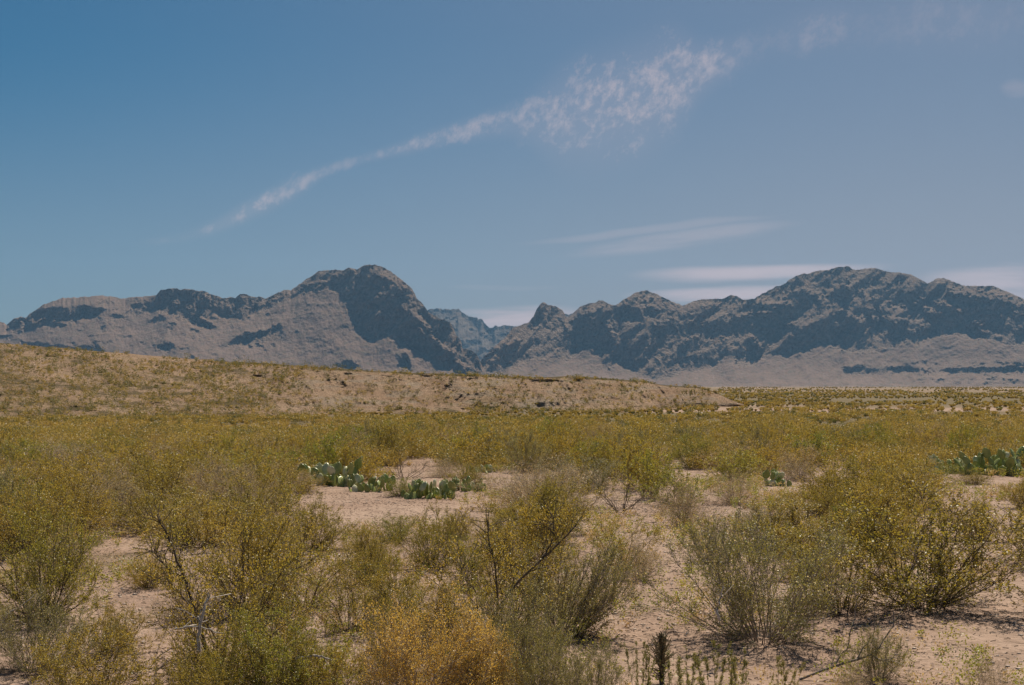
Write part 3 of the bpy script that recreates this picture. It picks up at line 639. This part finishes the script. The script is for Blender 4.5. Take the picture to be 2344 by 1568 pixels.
# left
hero('twiggy0', 500, 1545, 1165, 430, 'tall left foreground creosote with one long leaning dark stem', 2.8)
hero('creo1', 580, 1400, 1165, 330, 'full olive creosote behind the tall left foreground creosote', 1.3)
hero('creog0', 95, 1420, 1160, 330, 'large bright green creosote at the left edge of the foreground', 0)
hero('creo2', 60, 1270, 1085, 300, 'orange-brown creosote at the left edge behind the bright green one', 1)
hero('straw1', 250, 1200, 1065, 270, 'dry pinkish bush with black base above the left bare patch', 0)
hero('creo3', 430, 1150, 1050, 260, 'olive creosote right of the dry pinkish bush', 0)
hero('grey1', 80, 1530, 1345, 260, 'dim grey-green bush in the lower left corner under the bright green creosote', 0)
hero('arch', 330, 1530, 1410, 420, 'low bush of arching dark branches over bare ground at lower left', 0)
hero('creog1', 640, 1640, 1400, 300, 'green leafy creosote at the bottom edge between tall left creosote and golden bush', 0)
hero('creo0', 200, 1650, 1440, 300, 'olive bush at the bottom left edge in front of the arching branches', 4)
hero('creo2', 430, 1680, 1480, 240, 'olive bush cropped by the bottom edge below the tall left creosote', 2)
hero('twiggy1', 820, 1640, 1440, 220, 'sparse creosote with pale twigs at the bottom edge left of golden bush', 1)
# mid row landmarks
hero('creo1', 875, 1065, 965, 180, 'fan-shaped creosote with grey base behind the left prickly pear patch', 3)
hero('bare1', 925, 1095, 1030, 110, 'bare grey twigs standing between the two prickly pear patches', 3)
hero('grey2', 1390, 1070, 1000, 130, 'greyish open bush beyond the broad dry yellow-brown bush', 1)
hero('straw0', 620, 1130, 1055, 200, 'pale dry bush left of the left prickly pear patch', 2)
hero('straw2', 130, 1090, 1010, 260, 'wide pinkish dry bush at the left behind the orange-brown creosote', 1)
for k, (qx, qt) in enumerate(((1465, 1470), (1560, 1490), (1630, 1470), (1690, 1475), (1800, 1500))):
    hero('tall%d' % (k % 2), qx, 1625, qt, 60 + 12 * (k % 3), ('leafy upright stems at the bottom edge left of the dark spiky stalk', 'leafy upright stems just right of the dark spiky stalk',
         'thin leafy upright stems third from the right along the bottom edge', 'forked leafy upright stems at the bottom edge below the wide grey-green bush', 'short leafy stems at the bottom edge left of the curved dead branch')[k], k * 1.3, 'leafy upright stems along the bottom edge')
hero('grey1', 2010, 1560, 1440, 150, 'small grey bush rising from the curved dead branch at bottom right', 2)
hero('straw0', 2260, 1620, 1500, 130, 'small dry weed on the stony ground in the bottom right corner', 2)
hero('straw2', 1960, 1640, 1520, 120, 'small straw weed at the bottom edge left of the corner weed', 1)

# ---- prickly pears
def pad_mesh(name, mat, seed):
    rng = np.random.default_rng(seed); R, S = 12, 14; V = []
    for i in range(R + 1):
        t = i / R; z = t; w = .40 * math.sin(math.pi * min(1, t ** .72 * .98 + .02)) ** .62 * (.75 + .35 * t); th = .055 * math.sin(math.pi * min(1, t * .96 + .03)) ** .5
        for j in range(S):
            a = 2 * math.pi * j / S; c = math.cos(a)
            V.append((w * c, th * math.sin(a) + .04 * math.sin(3 * t + seed) * t, z + .015 * math.sin(4 * a + seed)))
    V = np.array(V); i = np.arange((R + 1) * S).reshape(R + 1, S); j = np.roll(i, -1, 1)
    Fc = np.stack([i[:-1], j[:-1], j[1:], i[1:]], -1).reshape(-1, 4)
    caps = np.array([[i[-1, k], i[-1, k + 1], i[-1, S - 2 - k], i[-1, S - 1 - k]] for k in range(S // 2 - 1)])
    Fc = np.concatenate([Fc, caps])
    V = list(V); Fs = [Fc]                       # areoles with short spines
    n = len(V); ex = []; ef = []
    for _ in range(60):
        t = rng.uniform(.15, .97); x = rng.uniform(-.9, .9); s = rng.choice([-1, 1])
        w = .40 * math.sin(math.pi * min(1, t ** .72 * .98 + .02)) ** .62 * (.75 + .35 * t)
        p = np.array([x * w, s * .05 * math.sqrt(1 - x * x) + .04 * math.sin(3 * t + seed) * t, t]); q = p + np.array([rng.normal(0, .03), s * .07, rng.normal(0, .03)])
        ex += [p + [.006, 0, 0], p - [.006, 0, 0], q, q + [0, 0, .004]]; ef.append([n, n + 1, n + 2, n + 3]); n += 4
    V = np.concatenate([np.array(V), np.array(ex)]); mi = np.concatenate([np.zeros(len(Fc)), np.ones(60)])
    return make_mesh(name, V, np.concatenate([Fc, np.array(ef)]), [M[mat], M['seed']], True, midx=mi)
pads = [pad_mesh('pad_a', 'pad', 1), pad_mesh('pad_b', 'pad', 2), pad_mesh('pad_c', 'pad2', 3)]
def pear(px, py, wpx, hpx, n, label, seed, pale=.2):  # pale: share of pads wearing the painted sun glare
    x, Y = ground_at(px, py); w = wpx * Y / F; hh = hpx * Y / F; rng = random.Random(seed)
    e = empty('prickly_pear', (x, Y, float(gz(x, Y)))); tag(e, label, 'cactus', 'prickly pear cacti among the brush'); occ.append((x, Y, w / 2)); 
    size = max(.17, min(.24, hh * .48)); n = int(n * 1.8); w *= 1.1; tips = []; cnt = 0
    while cnt < n:
        if not tips or rng.random() < .5:
            p = Vector((rng.uniform(-.5, .5) * w, rng.uniform(-.35, .35) * min(w, 1.2), -.02)); tilt = rng.uniform(-.35, .35); lvl = 0
        else:
            (tp, tl, lv) = rng.choice(tips); p = tp; tilt = tl + rng.uniform(-.7, .7); lvl = lv + 1
            if p.z + size > hh * 1.05: continue
        s = size * rng.uniform(.75, 1.12)
        o = link('pad', pads[2] if rng.random() < pale else pads[rng.randint(0, 1)], e); o.location = p
        rz = rng.uniform(-1.3, 1.3); o.rotation_euler = (rng.uniform(-.75, .35), tilt, rz); o.scale = (s * rng.uniform(.85, 1.1), s, s)
        o.rotation_mode = 'XYZ'
        tip = p + (o.rotation_euler.to_matrix() @ Vector((rng.uniform(-.15, .15), 0, .9))) * s
        tips.append((tip, tilt * .6, lvl)); cnt += 1
pear(762, 1112, 100, 66, 34, 'large prickly pear with bright pads at the left end of the left patch', 1, .35)
pear(845, 1122, 90, 42, 26, 'low prickly pear between the left end cactus and the bare grey twigs', 2, .1)
pear(985, 1137, 115, 46, 34, 'dark low prickly pear right of the bare grey twigs', 3, .1)
pear(1065, 1122, 80, 36, 22, 'right-hand low prickly pear merging into the broad dry bush', 4, .15)
pear(1100, 1082, 60, 20, 12, 'small bright prickly pear beyond the low dark one', 5, .6)
pear(2275, 1088, 125, 66, 46, 'large blue-green prickly pear at the right side of the brush', 6, .08)
pear(2190, 1082, 100, 46, 30, 'yellow-green prickly pear just left of the large blue-green one', 7, .5)
pear(1778, 1112, 50, 42, 18, 'small upright green prickly pear beside the straw bush', 8, .3)

# ---- dead branches and the dark stalk
def curve_thing(name, mat, lines, r, label, cat, twigs=0, seed=0, part='branch', leaf=None):
    """lines: lists of (px, py, height above ground); first point fixes the depth"""
    rng = np.random.default_rng(seed); x0, Y0 = ground_at(*lines[0][0][:2])
    if mat == 'dead': x0 *= (Y0 - 1.7) / Y0; Y0 -= 1.7
    e = empty(name, (x0, Y0, float(gz(x0, Y0)))); tag(e, label, cat)
    for q_, ln in enumerate(lines):
        pts = []
        for (a, b, dy) in ln:
            uu, aa = ray(a, b); Y = Y0 + dy; pts.append((uu * Y - x0, Y - Y0, max(H + aa * Y - float(gz(x0, Y0)), .004)))
        pts = np.array(pts); t = np.linspace(0, len(pts) - 1, 14)
        P = np.stack([np.interp(t, np.arange(len(pts)), pts[:, k]) for k in range(3)], 1); P[1:-1] += rng.normal(0, .004, P[1:-1].shape)
        b = Buf(); tubes(b, P[None], (r * (1 if q_ == 0 else .6) * np.linspace(1, .4, 14))[None], 5)
        if twigs:
            q2, d2, s2 = children(rng, P[None], twigs, .15, 1, .8, .3); P2 = grow(rng, q2, d2, rng.uniform(.04, .16, len(s2)), 4, .12, .03); tubes(b, P2, np.full((len(s2), 4), r * .22), 3)
        o = link(part, b.mesh(part, M[mat], True), e)
        if leaf and twigs:
            lb = Buf(); leaves(lb, rng, P2, 6, .013, .5, .008); link('foliage', lb.mesh('foliage', M[leaf]), o)
curve_thing('dead_branch', 'grey_stem', [[(1830, 1558, 0), (1900, 1530, 0), (1975, 1505, 0), (2010, 1490, .05), (2040, 1440, .1), (2045, 1400, .1)], [(1905, 1528, 0), (1940, 1480, .05), (1960, 1400, .1), (1955, 1330, .1)], [(1960, 1510, 0), (2000, 1450, .05), (2005, 1380, .05)], [(1990, 1500, 0), (2020, 1512, -.1), (2050, 1505, -.1)]],
            .009, 'curved dead branch with upright twigs lying on sand at bottom right', 'branch', 9, 1, leaf='greygreen')
curve_thing('bleached_stick', 'dead', [[(455, 1490, 0), (458, 1430, 0), (470, 1385, 0), (480, 1362, 0)], [(400, 1440, 0), (440, 1432, 0), (515, 1450, 0)], [(458, 1430, 0), (452, 1410, 0)]], .012, 'crossed white dead sticks in front of the tall left creosote', 'stick', 3, 2)
curve_thing('bleached_stick', 'dead', [[(680, 1508, 0), (720, 1500, 0), (760, 1512, 0)]], .011, 'pale fallen stick low between the left creosotes near the bottom edge', 'stick', 2, 3)
curve_thing('bleached_stick', 'dead', [[(1647, 1420, 0), (1640, 1395, 0), (1650, 1365, 0), (1655, 1340, 0)]], .011, 'white twisted stick at the left foot of the wide grey-green bush', 'stick', 2, 4)
curve_thing('bleached_stick', 'dead', [[(2085, 1310, -.25), (2098, 1285, -.25), (2093, 1262, -.25), (2104, 1240, -.25)]], .012, 'white kinked dead twig in front of the big right creosote trunk', 'stick', 2, 5)
curve_thing('bleached_stick', 'dead', [[(5, 1425, 0), (20, 1405, 0), (40, 1392, 0)]], .012, 'thick pale stick at the left edge of the picture', 'stick', 1, 6)
curve_thing('long_stem', 'stem', [[(500, 1560, 0), (460, 1440, 0), (425, 1330, 0), (400, 1260, 0), (375, 1205, 0), (360, 1180, 0)], [(425, 1330, 0), (385, 1300, 0), (345, 1260, 0)]], .012, 'long straight dark stem leaning left across the tall left creosote', 'branch', 30, 7, leaf='creosote')
curve_thing('long_stem', 'stem', [[(1100, 1500, 0), (1125, 1420, 0), (1160, 1360, 0), (1230, 1290, 0), (1290, 1235, 0), (1320, 1200, 0)], [(1140, 1390, 0), (1135, 1310, 0), (1120, 1240, 0), (1115, 1190, 0)], [(1240, 1280, 0), (1270, 1230, 0), (1265, 1180, 0)]], .012, 'long dark stem forking right through the tall centre creosote', 'branch', 30, 8, leaf='creosote')
# dark spiky stalk
x, Y = ground_at(1515, 1560); sc = Y / F
hS = 108 * sc
e = empty('dark_stalk', (x, Y, float(gz(x, Y)))); tag(e, 'dark brown spiky upright stalk on the sand at the bottom edge right of centre', 'plant')
rng = np.random.default_rng(5); P = np.stack([np.zeros(9), np.zeros(9), np.linspace(-.02, hS, 9)], 1)[None]
b = Buf(); tubes(b, P, np.linspace(.018, .008, 9)[None], 6); link('stem', b.mesh('stem', M['stem'], True), e)
q1, d1, s1 = children(rng, P, 300, .10, 1.0, .8, .45); ln = np.sin(np.clip(s1, 0, 1) * np.pi * .9 + .25) * .10 * rng.uniform(.2, 1.5, len(s1)) + .008
b = Buf(); P1 = grow(rng, q1, d1, ln, 3, .1, .05); tubes(b, P1, np.full((len(s1), 3), .0022), 3); leaves(b, rng, P1, 3, .016, .5, .006); link('spines', b.mesh('spines', M['husk']), e)
# yucca
def yucca(px, py, hpx, label):
    x, Y = ground_at(px, py); h = hpx * Y / F; e = empty('yucca', (x, Y, float(gz(x, Y)))); tag(e, label, 'yucca'); rng = np.random.default_rng(int(px))
    K = 90; az = rng.uniform(0, 6.28, K); ti = np.radians(rng.uniform(5, 85, K)); d = np.stack([np.sin(ti) * np.cos(az), np.sin(ti) * np.sin(az), np.cos(ti)], 1)
    p = np.zeros((K, 3)); p[:, 2] = h * .2; q_ = p + d * h * .8 * rng.uniform(.7, 1, K)[:, None]; s = norm(np.cross(d, rng.normal(0, 1, (K, 3)))) * .02
    V = np.stack([p - s, p + s, q_ + s * .15, q_ - s * .15], 1).reshape(-1, 3); me = make_mesh('leaves', V, np.arange(K * 4).reshape(-1, 4), M['scrub_green']); link('leaves', me, e)
    b = Buf(); tubes(b, np.array([[[0, 0, -.05], [0, 0, h * .15], [0, 0, h * .3]]]), np.array([[.05, .05, .03]]), 7); link('trunk', b.mesh('trunk', M['stem'], True), e); occ.append((x, Y, h / 2))
yucca(430, 988, 22, 'small dark yucca on the pale strip at the foot of the left hill')

# ---- brush field: sampled on the ground, nearest 300 are bushes of their own
rng = random.Random(77)
bare = [((700, 1140), (1090, 1160), 34), ((235, 1225), (420, 1290), 42), ((1570, 1062), (1400, 1130), 14), ((1400, 1130), (1480, 1215), 26), ((1480, 1215), (1530, 1310), 34), ((1530, 1310), (1460, 1430), 42), ((1480, 1440), (1480, 1570), 60),
        ((1740, 1128), (1850, 1118), 15), ((2160, 1130), (2280, 1120), 16), ((930, 1068), (990, 1060), 14), ((2250, 1400), (2344, 1330), 60), ((1600, 1040), (1660, 1045), 7), ((1500, 1130), (1640, 1150), 14), ((1820, 1125), (1990, 1120), 10)]
keep_open = [(712, 1040, 905, 1128), (885, 1040, 960, 1095), (940, 1085, 1112, 1142), (1075, 1058, 1130, 1088), (2140, 1022, 2344, 1095), (1750, 1068, 1804, 1118), (700, 1128, 1090, 1172), (235, 1205, 420, 1300), (1390, 1100, 1480, 1175), (1450, 1175, 1545, 1260), (1560, 1045, 1600, 1066), (1740, 1108, 1850, 1136), (2180, 1105, 2270, 1142), (930, 1045, 1000, 1070), (1475, 1130, 1530, 1180)]
def bare_at(px, py):
    for a, b_, r in bare:
        if float(seg_d(np.array(px), np.array(py), *a, *b_)) < r: return True
    return False
pts = []; tries = 0; cell = {}
def far_enough(x, y, r):
    k = (int(x // 2), int(y // 2))
    for i in (-1, 0, 1):
        for j in (-1, 0, 1):
            for (a, b_, rr) in cell.get((k[0] + i, k[1] + j), ()):
                if (a - x) ** 2 + (b_ - y) ** 2 < (.5 * (r + rr)) ** 2: return False
    return True
for (x, y, w) in occ: cell.setdefault((int(x // 2), int(y // 2)), []).append((x, y, w * .9))
while tries < 60000:
    tries += 1
    Y = math.sqrt(rng.uniform(15.5 ** 2, 46 ** 2)); x = rng.uniform(-.44, .44) * Y
    ppx, ppy = float(CX + F * x / Y), HZ + F * H / Y
    if bare_at(ppx, ppy): continue
    lim = np.interp(ppx, [-100, 300, 700, 1000, 1500, 2000, 2500], [30, 29, 32, 40, 42, 39, 37])
    if Y > lim + 3 * float(fbm(np.array(x / 4), np.array(0.), 3, 3)): continue
    cl = float(fbm(np.array(x / 3.5), np.array(Y / 4.5), 3, 600))
    r = rng.uniform(.75, 1.15) if Y > 22 else rng.uniform(.8, 1.5)
    if cl < -.17: continue
    if not far_enough(x, Y, r): continue
    hh = rng.uniform(.45, .74) if Y < 24 else rng.uniform(.44, .80)
    hw = r * F / Y * .66; tp = ppy - hh * 1.2 * F / Y
    if any(ppx + hw > a and ppx - hw < c_ and ppy > d_ - 20 and tp < d_ - 3 for (a, b_, c_, d_) in keep_open): continue
    cell.setdefault((int(x // 2), int(Y // 2)), []).append((x, Y, r)); pts.append((x, Y, r, ppx, ppy, hh))
pts.sort(key=lambda p: p[1])
marks = [(760, 1080, 'the bright-padded prickly pear'), (1000, 1120, 'the dark low prickly pear'), (2275, 1055, 'the big blue-green prickly pear'), (1778, 1090, 'the small upright prickly pear'), (925, 1060, 'the bare grey twigs'),
         (1245, 1110, 'the broad dry bush'), (250, 1130, 'the dry pinkish bush'), (430, 1100, 'the olive left creosote'), (2115, 1230, 'the big right creosote'), (1590, 1030, 'the dark-based creosote'), (430, 975, 'the small yucca'),
         (60, 1180, 'the orange-brown creosote'), (1422, 1140, 'the leafless dark bush'), (712, 1190, 'the rounded left creosote'), (1130, 1300, 'the tall centre creosote'), (1745, 1330, 'the wide grey-green bush'), (1250, 925, 'the dark hillside hollow')]
def where(ppx, ppy):
    m = min(marks, key=lambda q: abs(q[0] - ppx) + 1.5 * abs(q[1] - ppy)); dx = ppx - m[0]; dy = ppy - m[1]
    far = abs(dx) + abs(dy) > 170
    rel = ('left of ' if dx < 0 else 'right of ') if abs(dx) > 1.2 * abs(dy) else ('behind ' if dy < 0 else 'in front of ')
    return ('well ' if far and rel[0] in 'lr' else 'far ' if far and rel[0] == 'b' else '') + rel + m[2]
def hgt(Y, ppx): 
    return rng.uniform(.62, .95) if Y < 24 else rng.uniform(.72, 1.02)
kinds = ['creo0', 'creo1', 'creo2', 'creo3', 'creog0', 'creog1', 'straw0', 'straw2', 'grey0', 'twiggy1']
N_IND = 300
for (x, Y, r, ppx, ppy, h) in pts[:N_IND]:
    pdry = .34 if (ppx < 700 and 1040 < ppy < 1140) or (1500 < ppx < 1900 and ppy > 1060) else .15
    v = rng.random()
    if Y > 21: key = 'mids%d' % rng.randint(0, 1) if v < pdry else 'grey%d' % rng.randint(0, 2) if v < pdry + .05 else 'midg%d' % rng.randint(0, 1) if v < pdry + .2 else 'mid%d' % rng.randint(0, 4)
    else: key = 'straw%d' % rng.randint(0, 2) if v < pdry else 'grey%d' % rng.randint(0, 2) if v < pdry + .08 else 'creog%d' % rng.randint(0, 1) if v < pdry + .2 else 'creo%d' % rng.randint(0, 3)
    base = key.rstrip('0123456789')
    what = {'mid': 'olive brown creosote', 'midg': 'greener creosote', 'mids': 'dry straw bush', 'creo': 'olive brown creosote', 'creog': 'greener creosote', 'straw': 'dry straw bush', 'grey': 'grey fine-branched bush'}[base]
    size = ('tall ' if h > .85 else 'low ' if h < .74 else '') + ('wide ' if r > 1.05 else 'narrow ' if r < .88 else '')
    lab = (size + what + ' ' + where(ppx, ppy)).strip()
    place(key, x, Y, h * 1.15 / pdim[key][0], r * 1.35 / pdim[key][1], rng.uniform(0, 6.28), lab, '%s %s' % (what + ('es' if what.endswith('bush') else ' bushes'), where(ppx, ppy)))

# where several bushes would share a label, say which of them it is by order from the left
by = {}
for o in C.objects:
    if o.type == 'EMPTY' and 'group' in o and o.get('category') == 'bush': by.setdefault(o['label'], []).append(o)
ordn = ['first', 'second', 'third', 'fourth', 'fifth', 'sixth', 'seventh', 'eighth', 'ninth', 'tenth']
for lab, os_ in by.items():
    if len(os_) < 2: continue
    os_.sort(key=lambda o: o.location.x / o.location.y)
    if len(lab.split()) > 13: lab = lab.replace(' fine-branched', '').replace('olive brown', 'olive')
    for i, o in enumerate(os_): o['label'] = lab + (', ' + ('left' if i == 0 else 'right') + ' of two' if len(os_) == 2 else ', %s from left' % ordn[min(i, 9)])

def clump(rs, n, size, hgt_, wid_):
    """low-detail shrub: leaf faces through a vase-shaped volume"""
    z = rs.uniform(.05, 1, n) ** .8; rr = (.25 + .75 * z) * np.sqrt(rs.uniform(0, 1, n)); a = rs.uniform(0, 6.283, n)
    c = np.stack([rr * np.cos(a) * wid_ / 2, rr * np.sin(a) * wid_ / 2, z * hgt_ * (1 - .25 * rr ** 2)], 1)
    u = norm(rs.normal(0, 1, (n, 3)) + np.array([0, 0, .6])); v = norm(np.cross(u, rs.normal(0, 1, (n, 3)))); s = (size * rs.uniform(.6, 1.4, n))[:, None]
    V = np.stack([c - u * s * .5, c + v * s * .3, c + u * s * .5, c - v * s * .3], 1)
    return V.reshape(-1, 3)
rs = np.random.default_rng(9)
def add_clump(buf, x, y, z, n, size, h, w):
    V = clump(rs, n, size, h, w) + np.array([x, y, z]); buf.add(V, np.arange(n * 4).reshape(n, 4))
fb = Buf(); fg = Buf()
for (x, Y, r, ppx, ppy, h) in pts[N_IND:]:
    add_clump(fb if rs.random() < .85 else fg, x, Y, float(gz(x, Y)), 1500, .035, h, r * 1.25)
# lower shrubs beyond the belt and out over the plain
k = 0
for _ in range(36000):
    ppy = 886.5 + 190 * rs.uniform(0, 1) ** 1.75; Y = F * H / (ppy - HZ); ppx = rs.uniform(-260, 2600); x = (ppx - CX) / F * Y
    fy = ipx(hf, ppx)
    if ppx < 1640 and ppy < fy - 6: continue
    cov = float(fbm(np.array(ppx / 70), np.array(ppy / 4.5), 4, 700)) * 1.25 + .08
    if ppy > 948: cov += .0
    elif ppy > 912: cov += .06 - .28 * (ppx > 1560)
    elif ppy > 901: cov += .34
    else: cov -= .02
    if 970 < ppy < 990 and ppx < 720: cov -= .12
    if bare_at(ppx, ppy): continue
    if cov < rs.uniform(-.42, .34): continue
    h = rs.uniform(.25, .55) if Y < 50 else rs.uniform(.18, .42) if Y < 90 else rs.uniform(.15, .36) if Y < 250 else rs.uniform(.3, .6)
    if ppx < 1560 and ppy < 960: h = min(h, rs.uniform(.08, .22))
    elif ppx < 1560 and ppy < 975: h = min(h, .36)
    n = int(np.clip(11000 / Y, 22, 360))
    add_clump(fg if rs.random() < .22 else fb, x, Y, float(gz(x, Y)), n, max(.028, Y * .00085), h, h * rs.uniform(1.3, 2.2)); k += 1
tag(link('distant_brush', fb.mesh('distant_brush', M['scrub'])), 'sea of small olive shrubs beyond the brush belt out to the hills', 'scrub', kind='stuff')
tag(link('distant_green_brush', fg.mesh('distant_green_brush', M['scrub_green'])), 'darker green shrubs scattered among the far olive scrub', 'scrub', kind='stuff')
# scrub on the hills
hb = Buf(); hg = Buf()
def add_hill(col, row, h, n, buf, w=None):
    p = HVf[row, col]; D = p[1]; add_clump(buf, p[0], p[1], p[2] - .03, n, max(.05, D * .0006), h, w or h * 1.5)
vis = np.where((HPX > -250) & (HPX < 1740))[0]
for _ in range(15000):
    c = rs.choice(vis); r_ = rs.integers(2, hr - 1); p = HVf[r_, c]; t = r_ / (hr - 1); X = HPX[c]
    scz = float(ss(np.array(X), 560, 760)) * (t > .15) * (t < .93)
    PYr = ipx(hf, X) + (ipx(hc, X) - ipx(hf, X)) * t
    if PYr > ipx(hf, X) - 1: continue
    if rs.random() < scz * .80: continue
    dn = float(vn(np.array(X / 34), np.array(PYr / 9), 720))
    if dn < rs.uniform(.05, .62) + .1 * scz: continue
    if X > 1640: continue
    v = rs.random(); h = rs.uniform(.09, .32)
    add_hill(c, r_, h, int(22 + 50 * h), hg if v < .5 else hb) if v > .07 else add_hill(c, r_, rs.uniform(.3, .55), 60, hg)
for (X, Yp, h) in ((520, 862, 1.0), (545, 868, 1.5), (535, 850, .8), (560, 838, .9), (495, 855, .8), (505, 845, .7), (430, 800, .5), (130, 852, .6), (165, 905, .7), (250, 940, .8), (135, 948, .8), (180, 820, .5)):
    c = int(np.argmin(np.abs(HPX - X))); t = (ipx(hf, X) - Yp) / (ipx(hf, X) - ipx(hc, X)); r_ = int(np.clip(t, 0, 1) * (hr - 1))
    add_hill(c, r_, h, 110, hg)
tag(link('hill_scrub', hb.mesh('hill_scrub', M['scrub'])), 'tiny olive shrubs dotted over the pale hills', 'scrub', kind='stuff')
tag(link('hill_dark_scrub', hg.mesh('hill_dark_scrub', M['scrub_green'])), 'tiny dark green shrubs dotted over the pale hills', 'scrub', kind='stuff')

# ---- ground cover: weeds, stones, litter
wb = Buf(); ws = Buf()
for _ in range(11000):
    Y = math.sqrt(rs.uniform(7.5 ** 2, 32 ** 2)); x = rs.uniform(-.45, .45) * Y; ppx = CX + F * x / Y; ppy = HZ + F * H / Y
    dn = float(vn(np.array(x / 1.4), np.array(Y / 1.9), 800))
    if dn < .55 or (bare_at(ppx, ppy) and rs.random() < .72) or (ppx > 1500 and ppy > 1440 and rs.random() < .35): continue
    h = rs.uniform(.05, .22); add_clump(wb if rs.random() < .6 else ws, x, Y, float(gz(x, Y)), int(30 + 260 * h), .012 + .0004 * Y, h, h * rs.uniform(1, 1.8))
tag(link('low_weeds', wb.mesh('low_weeds', M['green'])), 'low green weeds between the foreground bushes', 'weeds', kind='stuff')
tag(link('dry_weeds', ws.mesh('dry_weeds', M['straw'])), 'low dry straw weeds between the foreground bushes', 'weeds', kind='stuff')

octv = np.array([[1, 0, 0], [.3, .95, 0], [-.8, .6, 0], [-.9, -.5, 0], [.2, -1, 0], [0.1, 0, .8], [0, 0, -.5]], float)
octf = np.array([[0, 1, 5], [1, 2, 5], [2, 3, 5], [3, 4, 5], [4, 0, 5], [1, 0, 6], [2, 1, 6], [3, 2, 6], [4, 3, 6], [0, 4, 6]])
K = 70000; Yp = np.sqrt(rs.uniform(7.5 ** 2, 34 ** 2, K)) * rs.uniform(.55, 1, K).clip(.5, 1); Yp = np.maximum(Yp, 7.3); Xp = rs.uniform(-.45, .45, K) * Yp
keep = vn(Xp / 1.1, Yp / 1.5, 830) > .36; Xp, Yp = Xp[keep], Yp[keep]; K = len(Xp)
sz = (.0045 + .016 * rs.uniform(0, 1, K) ** 4) * rs.uniform(.7, 1.3, K); th = rs.uniform(0, 6.28, K)
V = octv[None] * rs.uniform(.65, 1.25, (K, 7, 1)) * sz[:, None, None]; V[..., 2] *= rs.uniform(.2, .55, K)[:, None]
c, s = np.cos(th)[:, None], np.sin(th)[:, None]; V = np.stack([V[..., 0] * c - V[..., 1] * s, V[..., 0] * s + V[..., 1] * c, V[..., 2]], -1)
V += np.stack([Xp, Yp, gz(Xp, Yp) + sz * .15], 1)[:, None]
me = make_mesh('pebbles', V.reshape(-1, 3), (octf[None] + 7 * np.arange(K)[:, None, None]).reshape(-1, 3), M['pebble'])
tag(link('pebbles', me), 'small pale stones strewn over the sandy ground', 'gravel', kind='stuff')
# twig and leaf litter, thickest round the bushes
LP = []
for (x, y, w) in occ:
    n = int(170 * min(w, 1) ** 2 * 4); a = rs.uniform(0, 6.28, n); r_ = w * 1.25 * np.sqrt(rs.uniform(0, 1, n)); LP.append(np.stack([x + r_ * np.cos(a), y + r_ * np.sin(a)], 1))
Yp = np.sqrt(rs.uniform(7.5 ** 2, 24 ** 2, 16000)); LP.append(np.stack([rs.uniform(-.45, .45, 16000) * Yp, Yp], 1))
LP = np.concatenate(LP); K = len(LP); z = gz(LP[:, 0], LP[:, 1]) + .006; th = rs.uniform(0, 6.28, K); l = rs.uniform(.01, .05, K)
d = np.stack([np.cos(th), np.sin(th), rs.normal(0, .25, K)], 1) * l[:, None]; Pn = np.stack([LP[:, 0], LP[:, 1], z], 1); b = Buf(); tubes(b, np.stack([Pn - d / 2, Pn + d / 2], 1), np.full((K, 2), .0028), 3)
tag(link('twig_litter', b.mesh('twig_litter', M['litter'])), 'dark broken twigs and litter lying on the ground around the bushes', 'litter', kind='stuff')

# ------------------------------------------------------------------ haze
m, nt, out = newmat('haze_air'); pv = nd(nt, 'ShaderNodeVolumePrincipled'); pv.inputs['Density'].default_value = .000038
pv.inputs['Color'].default_value = (.32, .62, 1.0, 1); pv.inputs['Anisotropy'].default_value = .25; nt.links.new(pv.outputs[0], out.inputs['Volume'])
hx = 9300; V = np.array([[x, y, z] for x in (-hx, hx) for y in (-hx, hx) for z in (-3.2, 820.)])
o = link('haze', make_mesh('haze', V, np.array([[0, 1, 3, 2], [4, 6, 7, 5], [0, 4, 5, 1], [2, 3, 7, 6], [0, 2, 6, 4], [1, 5, 7, 3]]), m)); tag(o, 'thin blue haze in the air over the desert plain', 'haze', kind='stuff')
print('verts', sum(len(me.vertices) for me in bpy.data.meshes), 'objects', len(bpy.data.objects), 'field', len(pts), 'far', k)
